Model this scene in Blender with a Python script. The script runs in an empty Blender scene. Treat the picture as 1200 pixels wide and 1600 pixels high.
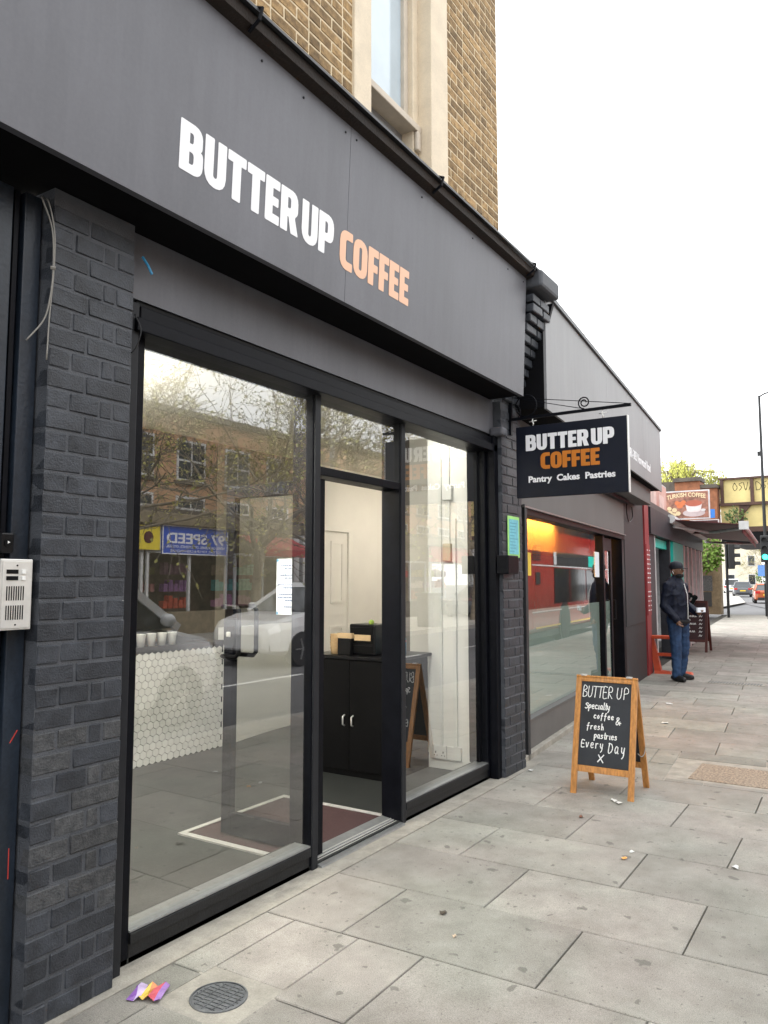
import bpy, bmesh, math, random
from mathutils import Vector, Matrix, noise as mnoise
from mathutils.geometry import tessellate_polygon
random.seed(7)
S = bpy.context.scene
COL = S.collection
PI = math.pi
R_ = math.radians

# ------------------------------------------------------------------ camera, sky, sun, exposure
cd = bpy.data.cameras.new('camera'); cam = bpy.data.objects.new('camera', cd); COL.objects.link(cam)
cd.sensor_fit = 'VERTICAL'; cd.sensor_height = 36; cd.lens = 27; cd.clip_start = .05; cd.clip_end = 600
cam.location = (0, -2.55, 1.5); cam.rotation_euler = (R_(90) + math.atan(108/1200), 0, R_(32.5 - 90))
S.camera = cam
W = bpy.data.worlds.new('World'); S.world = W; W.use_nodes = True
nt = W.node_tree; nt.nodes.clear()
sky = nt.nodes.new('ShaderNodeTexSky'); sky.sky_type = 'NISHITA'; sky.sun_disc = False
sky.sun_elevation = R_(45); sky.sun_rotation = R_(-15); sky.air_density = 1.5; sky.dust_density = 6
hs = nt.nodes.new('ShaderNodeHueSaturation'); hs.inputs['Saturation'].default_value = .12
mx = nt.nodes.new('ShaderNodeMix'); mx.data_type = 'RGBA'; mx.inputs[0].default_value = .86
mx.inputs[7].default_value = (7.6, 7.75, 7.9, 1)                       # even cloud deck
bg = nt.nodes.new('ShaderNodeBackground'); bg.inputs[1].default_value = .1
ow = nt.nodes.new('ShaderNodeOutputWorld')
nt.links.new(sky.outputs[0], hs.inputs['Color']); nt.links.new(hs.outputs[0], mx.inputs[6])
nt.links.new(mx.outputs[2], bg.inputs[0]); nt.links.new(bg.outputs[0], ow.inputs[0])
sd = bpy.data.lights.new('sun', 'SUN'); sd.energy = 1.15; sd.angle = R_(35); sd.color = (1, .98, .95)
sun = bpy.data.objects.new('sun', sd); COL.objects.link(sun)
sun.rotation_euler = (R_(-45), 0, R_(15)); sun.location = (0, 14, 16)
S.view_settings.view_transform = 'Standard'; S.view_settings.look = 'None'
S.view_settings.exposure = 1.95; S.view_settings.gamma = 1
try: S.view_settings.use_curve_mapping = False
except Exception: pass
S.render.engine = 'CYCLES'
S.cycles.max_bounces = 8; S.cycles.transparent_max_bounces = 12; S.cycles.diffuse_bounces = 4; S.cycles.glossy_bounces = 4
S.cycles.caustics_reflective = False; S.cycles.caustics_refractive = False; S.cycles.sample_clamp_indirect = 6

# ------------------------------------------------------------------ materials
def lin(*c): return tuple(((x/255/12.92) if x/255 <= .04045 else ((x/255+.055)/1.055)**2.4) for x in c)
def mat(name, col, rough=.6, var=.12, scale=6, bump=0, bscale=80, metal=0, spec=.4, col2=None, rnd=0, det=6,
        streak=None, fine=0, coat=0, emit=None, estr=1):
    m = bpy.data.materials.new(name); m.use_nodes = True
    n = m.node_tree.nodes; l = m.node_tree.links; b = n['Principled BSDF']
    geo = n.new('ShaderNodeNewGeometry'); vec = geo.outputs['Position']
    if streak:
        mp = n.new('ShaderNodeMapping'); mp.inputs['Scale'].default_value = streak
        l.new(vec, mp.inputs[0]); vec = mp.outputs[0]
    nz = n.new('ShaderNodeTexNoise'); nz.inputs['Scale'].default_value = scale; nz.inputs['Detail'].default_value = det
    nz.inputs['Roughness'].default_value = .62
    l.new(vec, nz.inputs['Vector'])
    rp = n.new('ShaderNodeMapRange'); rp.inputs[1].default_value = .3; rp.inputs[2].default_value = .7
    l.new(nz.outputs[0], rp.inputs[0])
    mxn = n.new('ShaderNodeMix'); mxn.data_type = 'RGBA'
    a = tuple(max(0, c*(1-var)) for c in col); bb = col2 or tuple(min(1, c*(1+var)) for c in col)
    mxn.inputs[6].default_value = (*a, 1); mxn.inputs[7].default_value = (*bb, 1)
    l.new(rp.outputs[0], mxn.inputs[0]); out = mxn.outputs[2]
    if fine:
        n2 = n.new('ShaderNodeTexNoise'); n2.inputs['Scale'].default_value = bscale*1.7; n2.inputs['Detail'].default_value = 4
        l.new(geo.outputs['Position'], n2.inputs['Vector'])
        r2 = n.new('ShaderNodeMapRange'); r2.inputs[1].default_value = .3; r2.inputs[2].default_value = .7
        r2.inputs[3].default_value = 1-fine; r2.inputs[4].default_value = 1+fine
        l.new(n2.outputs[0], r2.inputs[0])
        h2 = n.new('ShaderNodeHueSaturation'); l.new(r2.outputs[0], h2.inputs['Value']); l.new(out, h2.inputs['Color']); out = h2.outputs[0]
    if rnd:
        oi = n.new('ShaderNodeObjectInfo')
        r3 = n.new('ShaderNodeMapRange'); r3.inputs[3].default_value = 1-rnd; r3.inputs[4].default_value = 1+rnd
        l.new(oi.outputs['Random'], r3.inputs[0])
        h3 = n.new('ShaderNodeHueSaturation'); l.new(r3.outputs[0], h3.inputs['Value']); l.new(out, h3.inputs['Color']); out = h3.outputs[0]
    l.new(out, b.inputs['Base Color'])
    rr = n.new('ShaderNodeMapRange'); rr.inputs[3].default_value = max(.02, rough*.85); rr.inputs[4].default_value = min(1, rough*1.15)
    l.new(nz.outputs[0], rr.inputs[0]); l.new(rr.outputs[0], b.inputs['Roughness'])
    b.inputs['Metallic'].default_value = metal; b.inputs['Specular IOR Level'].default_value = spec
    if coat: b.inputs['Coat Weight'].default_value = coat; b.inputs['Coat Roughness'].default_value = .08
    if bump:
        nb = n.new('ShaderNodeTexNoise'); nb.inputs['Scale'].default_value = bscale; nb.inputs['Detail'].default_value = 5
        l.new(geo.outputs['Position'], nb.inputs['Vector'])
        bp = n.new('ShaderNodeBump'); bp.inputs['Strength'].default_value = bump; bp.inputs['Distance'].default_value = .01
        l.new(nb.outputs[0], bp.inputs['Height']); l.new(bp.outputs[0], b.inputs['Normal'])
    if emit:
        b.inputs['Emission Color'].default_value = (*emit, 1); b.inputs['Emission Strength'].default_value = estr
    return m
def glassmat(name, r0=.13, tint=(.93, .95, .93), pw=4.0):
    m = bpy.data.materials.new(name); m.use_nodes = True
    n = m.node_tree.nodes; l = m.node_tree.links; n.clear()
    lw = n.new('ShaderNodeLayerWeight'); lw.inputs[0].default_value = .5
    p = n.new('ShaderNodeMath'); p.operation = 'POWER'; p.inputs[1].default_value = pw; l.new(lw.outputs['Facing'], p.inputs[0])
    q = n.new('ShaderNodeMapRange'); q.inputs[3].default_value = r0; q.inputs[4].default_value = 1; l.new(p.outputs[0], q.inputs[0])
    t = n.new('ShaderNodeBsdfTransparent'); t.inputs[0].default_value = (*tint, 1)
    g = n.new('ShaderNodeBsdfGlossy'); g.inputs['Roughness'].default_value = .0
    nz = n.new('ShaderNodeTexNoise'); nz.inputs['Scale'].default_value = 1.3; nz.inputs['Detail'].default_value = 1
    ge = n.new('ShaderNodeNewGeometry'); l.new(ge.outputs['Position'], nz.inputs['Vector'])
    bp = n.new('ShaderNodeBump'); bp.inputs['Strength'].default_value = .012; bp.inputs['Distance'].default_value = .02
    l.new(nz.outputs[0], bp.inputs['Height']); l.new(bp.outputs[0], g.inputs['Normal'])
    mxs = n.new('ShaderNodeMixShader'); o = n.new('ShaderNodeOutputMaterial')
    l.new(q.outputs[0], mxs.inputs[0]); l.new(t.outputs[0], mxs.inputs[1]); l.new(g.outputs[0], mxs.inputs[2]); l.new(mxs.outputs[0], o.inputs[0])
    return m
M = {}
M['paint_brick'] = mat('paint_brick', (.034, .038, .046), .45, .4, 14, .35, 140, rnd=.2, fine=.2, spec=.35)
M['paint_mortar'] = mat('paint_mortar', (.066, .071, .081), .6, .18, 14, .4, 180)  # painted mortar, paler than the bricks: light caught by the joints put into colour
M['worn_brick'] = mat('worn_brick', (.034, .037, .043), .6, .3, 30, .5, 120, rnd=.2, col2=(.075,.077,.080))
M['fascia'] = mat('fascia', (.105, .106, .120), .45, .16, 2.6, .05, 40, streak=(1, 1, .25), fine=.04)
M['fascia2'] = mat('fascia2', (.215, .215, .22), .5, .08, 2.2, .05, 40, streak=(1, 1, .25), fine=.04)
M['frame'] = mat('frame', (.0045, .005, .0075), .38, .3, 12, .08, 90, spec=.1)
M['frame_grey'] = mat('frame_grey', (.020, .021, .024), .45, .15, 10, spec=.15)
M['riser'] = mat('riser', (.007, .0075, .009), .5, .5, 18, .15, 90, fine=.2)
M['metal_sill'] = mat('metal_sill', (.3, .31, .31), .35, .15, 20, metal=.6)
M['blue_metal'] = mat('blue_metal', (.014, .020, .030), .33, .6, 5, .12, 60, streak=(1, 1, .3), fine=.18)
M['black'] = mat('black', (.003, .003, .0035), .5, .2, spec=.15)
M['soffit'] = mat('soffit', (.003, .003, .004), .8, .3, 5, spec=.1)
M['letter_white'] = mat('letter_white', (.80, .80, .82), .4, .02)
M['letter_peach'] = mat('letter_peach', lin(226, 178, 146), .4, .03)
M['letter_orange'] = mat('letter_orange', lin(190, 112, 30), .4, .03)
M['signboard'] = mat('signboard', (.006, .008, .016), .4, .2, 3, spec=.2)
M['stock_brick'] = mat('stock_brick', (.21, .125, .05), .85, .45, 22, .5, 130, rnd=.40, col2=(.38, .25, .115), fine=.15)
M['mortar'] = mat('mortar', (.56, .46, .31), .9, .2, 20, .3, 120)
M['cream'] = mat('cream', (.62, .53, .40), .7, .1, 5, .08, 60, fine=.05)
M['cream_dark'] = mat('cream_dark', (.50, .44, .36), .6, .12, 7)
M['gutter_wood'] = mat('gutter_wood', (.014, .008, .005), .65, .6, 12, .4, 70, streak=(.3, 1, 1))
M['lead'] = mat('lead', (.045, .045, .048), .45, .3, 10)
M['concrete_strip'] = mat('concrete_strip', (.31, .29, .25), .85, .25, 9, .3, 120, fine=.12)
M['int_wall'] = mat('int_wall', (.78, .755, .70), .7, .03, 3)
M['int_white'] = mat('int_white', (.80, .79, .76), .55, .03, 3)
M['int_floor'] = mat('int_floor', (.026, .028, .026), .45, .28, 4, .08, 60, fine=.12)
M['ceiling'] = mat('ceiling', (.70, .68, .62), .8, .04)
M['hex'] = mat('hex', (.74, .74, .71), .22, .03, rnd=.05)
M['grout'] = mat('grout', (.03, .03, .03), .8, .2)
M['steel'] = mat('steel', (.72, .71, .68), .38, .06, 30, metal=.5)
M['white_plastic'] = mat('white_plastic', (.76, .76, .74), .35, .03)
M['dark_plastic'] = mat('dark_plastic', (.005, .005, .006), .3, .1, spec=.25)
M['paper'] = mat('paper', (.78, .82, .88), .7, .03)
M['ink'] = mat('ink', (.16, .2, .34), .7, .1)
M['mat_fibre'] = mat('mat_fibre', (.055, .026, .026), .95, .35, 90, .8, 300)
M['cardboard'] = mat('cardboard', (.50, .36, .20), .8, .12, 14)
M['cup_kraft'] = mat('cup_kraft', (.52, .37, .20), .75, .15, 30)
M['wood'] = mat('wood', (.46, .205, .055), .38, .35, 9, .12, 60, streak=(7, 7, .9), coat=.3)
M['wood_dark'] = mat('wood_dark', (.20, .09, .03), .5, .3, 9, .1, 60, streak=(7, 7, .9))
M['chalkboard'] = mat('chalkboard', (.018, .021, .027), .5, .3, 5)
M['chalk'] = mat('chalk', (.84, .84, .82), .9, .05)
M['glass'] = glassmat('glass', .26, (.88,.90,.87))
M['glass_door'] = glassmat('glass_door', .05, (.86, .87, .84))
M['glass_far'] = mat('glass_far', (.03, .035, .04), .06, .1, spec=.8)
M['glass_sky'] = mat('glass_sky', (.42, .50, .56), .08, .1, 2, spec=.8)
def slabmat():
    m = mat('slab', (.278, .263, .235), .84, .18, 4.5, .35, 170, rnd=.17, fine=.30, col2=(.345, .33, .30))
    n = m.node_tree.nodes; l = m.node_tree.links; b = n['Principled BSDF']
    src = b.inputs['Base Color'].links[0].from_socket
    ge = n.new('ShaderNodeNewGeometry')
    # green/pink weathering
    nz = n.new('ShaderNodeTexNoise'); nz.inputs['Scale'].default_value = 1.1; nz.inputs['Detail'].default_value = 3; l.new(ge.outputs['Position'], nz.inputs['Vector'])
    cr = n.new('ShaderNodeValToRGB'); cr.color_ramp.elements[0].color = (.975, 1.0, .965, 1); cr.color_ramp.elements[1].color = (1.03, .985, .975, 1)
    cr.color_ramp.elements[0].position = .38; cr.color_ramp.elements[1].position = .62
    l.new(nz.outputs[0], cr.inputs[0])
    m1 = n.new('ShaderNodeMix'); m1.data_type = 'RGBA'; m1.blend_type = 'MULTIPLY'; m1.inputs[0].default_value = 1
    l.new(src, m1.inputs[6]); l.new(cr.outputs[0], m1.inputs[7]); out = m1.outputs[2]
    n5 = n.new('ShaderNodeTexNoise'); n5.inputs['Scale'].default_value = .55; n5.inputs['Detail'].default_value = 8; n5.inputs['Roughness'].default_value = .7; n5.inputs['Distortion'].default_value = .6; l.new(ge.outputs['Position'], n5.inputs['Vector'])
    r5 = n.new('ShaderNodeMapRange'); r5.inputs[1].default_value = .35; r5.inputs[2].default_value = .62; r5.inputs[3].default_value = .78; r5.inputs[4].default_value = 1.06; l.new(n5.outputs[0], r5.inputs[0])
    h5 = n.new('ShaderNodeHueSaturation'); l.new(r5.outputs[0], h5.inputs['Value']); l.new(out, h5.inputs['Color']); out = h5.outputs[0]
    # trodden gum and drip spots
    for sc, rad, dens, dark in ((5.5, .14, .52, .40), (13, .13, .33, .5), (31, .16, .25, .55)):
        nd = n.new('ShaderNodeTexNoise'); nd.inputs['Scale'].default_value = sc*3; l.new(ge.outputs['Position'], nd.inputs['Vector'])
        ad = n.new('ShaderNodeVectorMath'); ad.operation = 'MULTIPLY_ADD'; ad.inputs[1].default_value = (.16/sc*3,)*3
        l.new(nd.outputs['Color'], ad.inputs[0]); l.new(ge.outputs['Position'], ad.inputs[2])
        vo = n.new('ShaderNodeTexVoronoi'); vo.inputs['Scale'].default_value = sc; vo.voronoi_dimensions = '2D'; l.new(ad.outputs[0], vo.inputs['Vector'])
        se = n.new('ShaderNodeSeparateColor'); l.new(vo.outputs['Color'], se.inputs[0])
        th = n.new('ShaderNodeMath'); th.operation = 'MULTIPLY'; th.inputs[1].default_value = rad; l.new(se.outputs[1], th.inputs[0])
        ls = n.new('ShaderNodeMapRange'); ls.inputs[3].default_value = 1; ls.inputs[4].default_value = 0
        l.new(vo.outputs['Distance'], ls.inputs[0]); l.new(th.outputs[0], ls.inputs[2])
        sb = n.new('ShaderNodeMath'); sb.operation = 'MULTIPLY'; sb.inputs[1].default_value = .75; l.new(th.outputs[0], sb.inputs[0]); l.new(sb.outputs[0], ls.inputs[1])
        gt = n.new('ShaderNodeMath'); gt.operation = 'LESS_THAN'; gt.inputs[1].default_value = dens; l.new(se.outputs[0], gt.inputs[0])
        mu = n.new('ShaderNodeMath'); mu.operation = 'MULTIPLY'; l.new(ls.outputs[0], mu.inputs[0]); l.new(gt.outputs[0], mu.inputs[1])
        m2 = n.new('ShaderNodeMath'); m2.operation = 'MULTIPLY'; m2.inputs[1].default_value = .55; l.new(mu.outputs[0], m2.inputs[0])
        mm = n.new('ShaderNodeMix'); mm.data_type = 'RGBA'; mm.inputs[7].default_value = (.10*dark*2, .095*dark*2, .085*dark*2, 1)
        l.new(m2.outputs[0], mm.inputs[0]); l.new(out, mm.inputs[6]); out = mm.outputs[2]
    l.new(out, b.inputs['Base Color'])
    return m
M['slab'] = slabmat()
def streaks(m, sc, amt, dirt=None):           # rain streaks and uneven weathering over a painted board
    n = m.node_tree.nodes; l = m.node_tree.links; b = n['Principled BSDF']; src = b.inputs['Base Color'].links[0].from_socket
    ge = n.new('ShaderNodeNewGeometry'); out = src
    for k, (s, a) in enumerate(((sc, amt), ((1.1, 1.1, .8), amt*1.2), ((38, 38, 3.0), amt*.6))):
        mp = n.new('ShaderNodeMapping'); mp.inputs['Scale'].default_value = s; l.new(ge.outputs['Position'], mp.inputs[0])
        nz = n.new('ShaderNodeTexNoise'); nz.inputs['Scale'].default_value = 1; nz.inputs['Detail'].default_value = 5; nz.inputs['Roughness'].default_value = .65; l.new(mp.outputs[0], nz.inputs['Vector'])
        r = n.new('ShaderNodeMapRange'); r.inputs[1].default_value = .32; r.inputs[2].default_value = .68; r.inputs[3].default_value = 1-a; r.inputs[4].default_value = 1+a; l.new(nz.outputs[0], r.inputs[0])
        h = n.new('ShaderNodeHueSaturation'); l.new(r.outputs[0], h.inputs['Value']); l.new(out, h.inputs['Color']); out = h.outputs[0]
    l.new(out, b.inputs['Base Color'])
    nz = n.new('ShaderNodeTexNoise'); nz.inputs['Scale'].default_value = 2.3; nz.inputs['Detail'].default_value = 2; l.new(ge.outputs['Position'], nz.inputs['Vector'])
    bp = n.new('ShaderNodeBump'); bp.inputs['Strength'].default_value = .25; bp.inputs['Distance'].default_value = .015; l.new(nz.outputs[0], bp.inputs['Height']); l.new(bp.outputs[0], b.inputs['Normal'])
for k in ('fascia', 'fascia2'): streaks(M[k], (11, 11, .45), .05)
M['joint'] = mat('joint', (.05, .047, .04), .95, .35, 20)
M['asphalt'] = mat('asphalt', (.105, .105, .108), .8, .18, 2.5, .3, 150, fine=.15)
M['kerb'] = mat('kerb', (.30, .29, .27), .85, .2, 5, .2, 90)
M['road_paint'] = mat('road_paint', (.68, .68, .66), .7, .12, 20)
M['iron'] = mat('iron', (.12, .125, .13), .6, .3, 30, .2, 120, metal=.2)

# ------------------------------------------------------------------ mesh helpers
WM = {}                                   # world matrix of every object made
class MB:
    def __init__(s): s.v = []; s.f = []
    def add(s, vs, fs):
        o = len(s.v); s.v += [tuple(p) for p in vs]; s.f += [tuple(i+o for i in f) for f in fs]; return s
    def box(s, x0, x1, y0, y1, z0, z1):
        if x0 > x1: x0, x1 = x1, x0
        if y0 > y1: y0, y1 = y1, y0
        if z0 > z1: z0, z1 = z1, z0
        return s.add([(x0,y0,z0),(x1,y0,z0),(x1,y1,z0),(x0,y1,z0),(x0,y0,z1),(x1,y0,z1),(x1,y1,z1),(x0,y1,z1)],
              [(0,3,2,1),(4,5,6,7),(0,1,5,4),(1,2,6,5),(2,3,7,6),(3,0,4,7)])
    def hexa(s, lo, hi):                  # two quads (lists of 4 points)
        return s.add(list(lo)+list(hi), [(0,3,2,1),(4,5,6,7),(0,1,5,4),(1,2,6,5),(2,3,7,6),(3,0,4,7)])
    def bar(s, a, b, w, h, up=(0,0,1)):
        a = Vector(a); b = Vector(b); d = (b-a).normalized(); u = Vector(up)
        if abs(d.dot(u)) > .98: u = Vector((1,0,0))
        x = d.cross(u).normalized()*w/2; y = x.cross(d).normalized()*h/2
        return s.hexa([a-x-y, a+x-y, a+x+y, a-x+y], [b-x-y, b+x-y, b+x+y, b-x+y])
    def tube(s, pts, r, n=8, cap=True):
        pts = [Vector(p) for p in pts]; m = len(pts)
        rs = r if isinstance(r, (list, tuple)) else [r]*m
        d0 = (pts[1]-pts[0]).normalized(); u = Vector((0,0,1)) if abs(d0.z) < .9 else Vector((1,0,0))
        x = d0.cross(u).normalized(); vs = []
        for i, p in enumerate(pts):
            d = (pts[min(i+1,m-1)]-pts[max(i-1,0)]).normalized()
            x = (x - d*x.dot(d)); x = x.normalized() if x.length > 1e-6 else d.orthogonal().normalized()
            y = d.cross(x)
            vs += [p + (x*math.cos(2*PI*k/n)+y*math.sin(2*PI*k/n))*rs[i] for k in range(n)]
        fs = [(i*n+k, i*n+(k+1)%n, (i+1)*n+(k+1)%n, (i+1)*n+k) for i in range(m-1) for k in range(n)]
        if cap: fs += [tuple(range(n-1,-1,-1)), tuple((m-1)*n+k for k in range(n))]
        return s.add(vs, fs)
    def lathe(s, prof, c=(0,0,0), n=20, axis='z'):
        vs = []; m = len(prof)
        for r, z in prof:
            for k in range(n):
                a = 2*PI*k/n; p = (r*math.cos(a), r*math.sin(a), z)
                if axis == 'y': p = (p[0], p[2], p[1])
                if axis == 'x': p = (p[2], p[0], p[1])
                vs.append((p[0]+c[0], p[1]+c[1], p[2]+c[2]))
        fs = [(i*n+k, i*n+(k+1)%n, (i+1)*n+(k+1)%n, (i+1)*n+k) for i in range(m-1) for k in range(n)]
        fs += [tuple(range(n-1,-1,-1)), tuple((m-1)*n+k for k in range(n))]
        return s.add(vs, fs)
    def ell(s, c, r, nu=12, nv=8, mtx=None):
        vs = []
        for j in range(1, nv):
            t = PI*j/nv
            for k in range(nu):
                a = 2*PI*k/nu; vs.append(Vector((r[0]*math.sin(t)*math.cos(a), r[1]*math.sin(t)*math.sin(a), r[2]*math.cos(t))))
        vs += [Vector((0,0,r[2])), Vector((0,0,-r[2]))]
        if mtx: vs = [mtx @ p for p in vs]
        vs = [p+Vector(c) for p in vs]; T = len(vs)-2; B = T+1
        fs = [(j*nu+k, (j+1)*nu+k, (j+1)*nu+(k+1)%nu, j*nu+(k+1)%nu) for j in range(nv-2) for k in range(nu)]
        fs += [(T, k, (k+1)%nu) for k in range(nu)] + [(B, (nv-2)*nu+(k+1)%nu, (nv-2)*nu+k) for k in range(nu)]
        return s.add(vs, fs)
    def prism(s, loop, h, holes=(), z0=0):  # 2-D loop (with holes) in xy, from z0 to z0+h
        loops = [loop]+list(holes); flat = [p for L in loops for p in L]; n = len(flat)
        tri = tessellate_polygon([[Vector((p[0],p[1],0)) for p in L] for L in loops])
        vs = [(p[0],p[1],z0) for p in flat]+[(p[0],p[1],z0+h) for p in flat]; fs = []
        for t in tri:
            a, b, c = (Vector(flat[i]).to_2d() for i in t)
            ccw = (b-a).cross(c-a) > 0
            t = t if ccw else (t[0],t[2],t[1])
            fs.append(tuple(i+n for i in t)); fs.append((t[0],t[2],t[1]))
        o = 0
        for k, L in enumerate(loops):
            m = len(L); area = sum(L[i][0]*L[(i+1)%m][1]-L[(i+1)%m][0]*L[i][1] for i in range(m))
            fwd = (area > 0) == (k == 0)
            for i in range(m):
                a, b = o+i, o+(i+1)%m
                fs.append((a,b,b+n,a+n) if fwd else (b,a,a+n,b+n))
            o += m
        return s.add(vs, fs)
    def xf(s, m):
        s.v = [tuple(m @ Vector(p)) for p in s.v]; return s
    def mesh(s, name, smooth=False):
        me = bpy.data.meshes.new(name); me.from_pydata(s.v, [], s.f); me.validate(); me.update()
        if smooth: me.polygons.foreach_set('use_smooth', [True]*len(me.polygons))
        return me
    def build(s, name, m, parent=None, mtx=None, smooth=False, bevel=0, **k):
        if mtx is not None: s.xf(mtx)
        return O(name, s.mesh(name, smooth), m, parent, bevel=bevel, **k)
def O(name, me, m=None, parent=None, mtx=None, bevel=0, label=None, cat=None, group=None, kind=None):
    o = bpy.data.objects.new(name, me); COL.objects.link(o)
    if m is not None and me is not None:
        mm = M[m] if isinstance(m, str) else m
        if not me.materials: me.materials.append(mm)
    w = mtx.copy() if mtx is not None else Matrix()
    if parent is not None:
        o.parent = parent; o.matrix_parent_inverse = WM[parent.name].inverted()
    o.matrix_basis = w; WM[o.name] = w
    if bevel:
        b = o.modifiers.new('bevel', 'BEVEL'); b.width = bevel; b.segments = 2; b.limit_method = 'ANGLE'
    tag(o, label, cat, group, kind)
    return o
def tag(o, label=None, cat=None, group=None, kind=None):
    for k, v in (('label', label), ('category', cat), ('group', group), ('kind', kind)):
        if v: o[k] = v
    return o
def E(name, loc, label, cat, group=None, rz=0):
    o = bpy.data.objects.new(name, None); COL.objects.link(o); o.empty_display_size = .1
    w = Matrix.Translation(loc) @ Matrix.Rotation(rz, 4, 'Z'); o.matrix_basis = w; WM[o.name] = w
    tag(o, label, cat, group); return o
def copy_tree(o, w=None, parent=None):
    c = o.copy(); COL.objects.link(c); c.parent = parent
    if parent is None and w is not None: c.matrix_basis = w
    WM[c.name] = c.matrix_basis.copy()
    for ch in list(o.children): copy_tree(ch, None, c)
    return c
def fr(origin, u, v):                      # frame: local x->u, y->v, z->u x v
    u = Vector(u).normalized(); v = Vector(v).normalized(); n = u.cross(v)
    return Matrix(((u.x,v.x,n.x,origin[0]),(u.y,v.y,n.y,origin[1]),(u.z,v.z,n.z,origin[2]),(0,0,0,1)))
def evalmesh(o, name):
    dg = bpy.context.evaluated_depsgraph_get(); e = o.evaluated_get(dg)
    me = bpy.data.meshes.new_from_object(e); me.name = name
    return me
def text_mesh(body, size, bold=0, sx=1, thick=.002, name='lettering', align='LEFT', spacing=1, res=3):
    c = bpy.data.curves.new('t', 'FONT'); c.body = body; c.size = size; c.offset = bold; c.extrude = thick/2; c.align_x = align
    c.space_character = spacing; c.resolution_u = res
    o = bpy.data.objects.new('t', c); COL.objects.link(o)
    me = evalmesh(o, name); bpy.data.objects.remove(o); bpy.data.curves.remove(c)
    for v in me.vertices: v.co.x *= sx
    me.materials.clear()
    return me
def fit_text(body, width, height, bold=0, thick=.002, spacing=1):   # mesh scaled to exact size, origin bottom-left
    me = text_mesh(body, 1, bold, 1, thick, spacing=spacing)
    xs = [v.co.x for v in me.vertices]; ys = [v.co.y for v in me.vertices]
    sx = width/(max(xs)-min(xs)); sy = height/(max(ys)-min(ys)); x0 = min(xs); y0 = min(ys)
    for v in me.vertices: v.co.x = (v.co.x-x0)*sx; v.co.y = (v.co.y-y0)*sy
    return me
def put_text(me, m, parent, mtx, name='letter'):      # one object per letter
    nv = len(me.vertices); par = list(range(nv))
    def find(a):
        while par[a] != a: par[a] = par[par[a]]; a = par[a]
        return a
    for p in me.polygons:
        for i in p.vertices[1:]: par[find(i)] = find(p.vertices[0])
    isl = {}
    for p in me.polygons: isl.setdefault(find(p.vertices[0]), []).append(p)
    items = []
    for ps in isl.values():
        xs = [me.vertices[i].co.x for p in ps for i in p.vertices]; items.append([min(xs), max(xs), list(ps)])
    items.sort(key=lambda t: t[0]); out = []
    for it in items:
        if out and min(out[-1][1], it[1])-max(out[-1][0], it[0]) > .55*min(out[-1][1]-out[-1][0], it[1]-it[0]):
            out[-1][1] = max(out[-1][1], it[1]); out[-1][2] += it[2]
        else: out.append(it)
    for it in out:
        b = MB(); mp = {}
        for p in it[2]:
            f = []
            for i in p.vertices:
                if i not in mp: mp[i] = len(b.v); b.v.append(tuple(me.vertices[i].co))
                f.append(mp[i])
            b.f.append(tuple(f))
        O(name, b.mesh('letter_mesh'), m, parent, mtx=mtx)
    bpy.data.meshes.remove(me)
def rnd_loop(L, seg=4):
    out = []; n = len(L)
    for i in range(n):
        p = Vector(L[i][:2]); r = L[i][2] if len(L[i]) > 2 else 0
        if r <= 0: out.append(tuple(p)); continue
        a = Vector(L[i-1][:2]); b = Vector(L[(i+1)%n][:2])
        ra = min(r, (a-p).length*.49); rb = min(r, (b-p).length*.49)
        A = p+(a-p).normalized()*ra; B = p+(b-p).normalized()*rb
        for k in range(seg+1):
            t = k/seg; q = A*(1-t)**2 + p*2*t*(1-t)*.86 + (A+B)*.5*2*t*(1-t)*.14 + B*t*t; out.append(tuple(q))
    return out
G = {
 'B': (.67, [(0,0,.03),(.67,0,.24),(.67,.5,.12),(.59,.53,.02),(.64,.58,.06),(.64,1,.24),(0,1,.03)], [[(.27,.19),(.40,.19,.07),(.40,.43,.07),(.27,.43)],[(.27,.6),(.38,.6,.06),(.38,.81,.06),(.27,.81)]]),
 'U': (.66, [(0,1,.03),(0,0,.29),(.66,0,.29),(.66,1,.03),(.39,1,.03),(.39,.2,.06),(.27,.2,.06),(.27,1,.03)], []),
 'T': (.60, [(0,1,.03),(0,.78,.03),(.165,.78),(.165,0,.03),(.435,0,.03),(.435,.78),(.6,.78,.03),(.6,1,.03)], []),
 'E': (.52, [(0,0,.04),(.52,0,.03),(.52,.21,.03),(.27,.21),(.27,.4),(.48,.4,.03),(.48,.6,.03),(.27,.6),(.27,.79),(.52,.79,.03),(.52,1,.03),(0,1,.04)], []),
 'F': (.50, [(0,0,.03),(.27,0,.03),(.27,.37),(.47,.37,.03),(.47,.58,.03),(.27,.58),(.27,.79),(.51,.79,.03),(.51,1,.03),(0,1,.04)], []),
 'R': (.69, [(0,0,.03),(.27,0,.03),(.27,.36),(.31,.36,.02),(.41,0,.03),(.70,0,.03),(.55,.41,.05),(.67,.5,.08),(.67,1,.24),(0,1,.03)], [[(.27,.56),(.39,.56,.06),(.39,.81,.06),(.27,.81)]]),
 'P': (.66, [(0,0,.03),(.27,0,.03),(.27,.33),(.66,.33,.25),(.66,1,.25),(0,1,.03)], [[(.27,.53),(.39,.53,.06),(.39,.81,.06),(.27,.81)]]),
 'C': (.57, [(.57,0,.04),(0,0,.3),(0,1,.3),(.57,1,.04),(.57,.78,.03),(.27,.78,.08),(.27,.22,.08),(.57,.22,.03)], []),
 'O': (.67, [(0,0,.3),(.67,0,.3),(.67,1,.3),(0,1,.3)], [[(.27,.2,.06),(.40,.2,.06),(.40,.8,.06),(.27,.8,.06)]]),
 ' ': (.06, None, None)}
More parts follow.
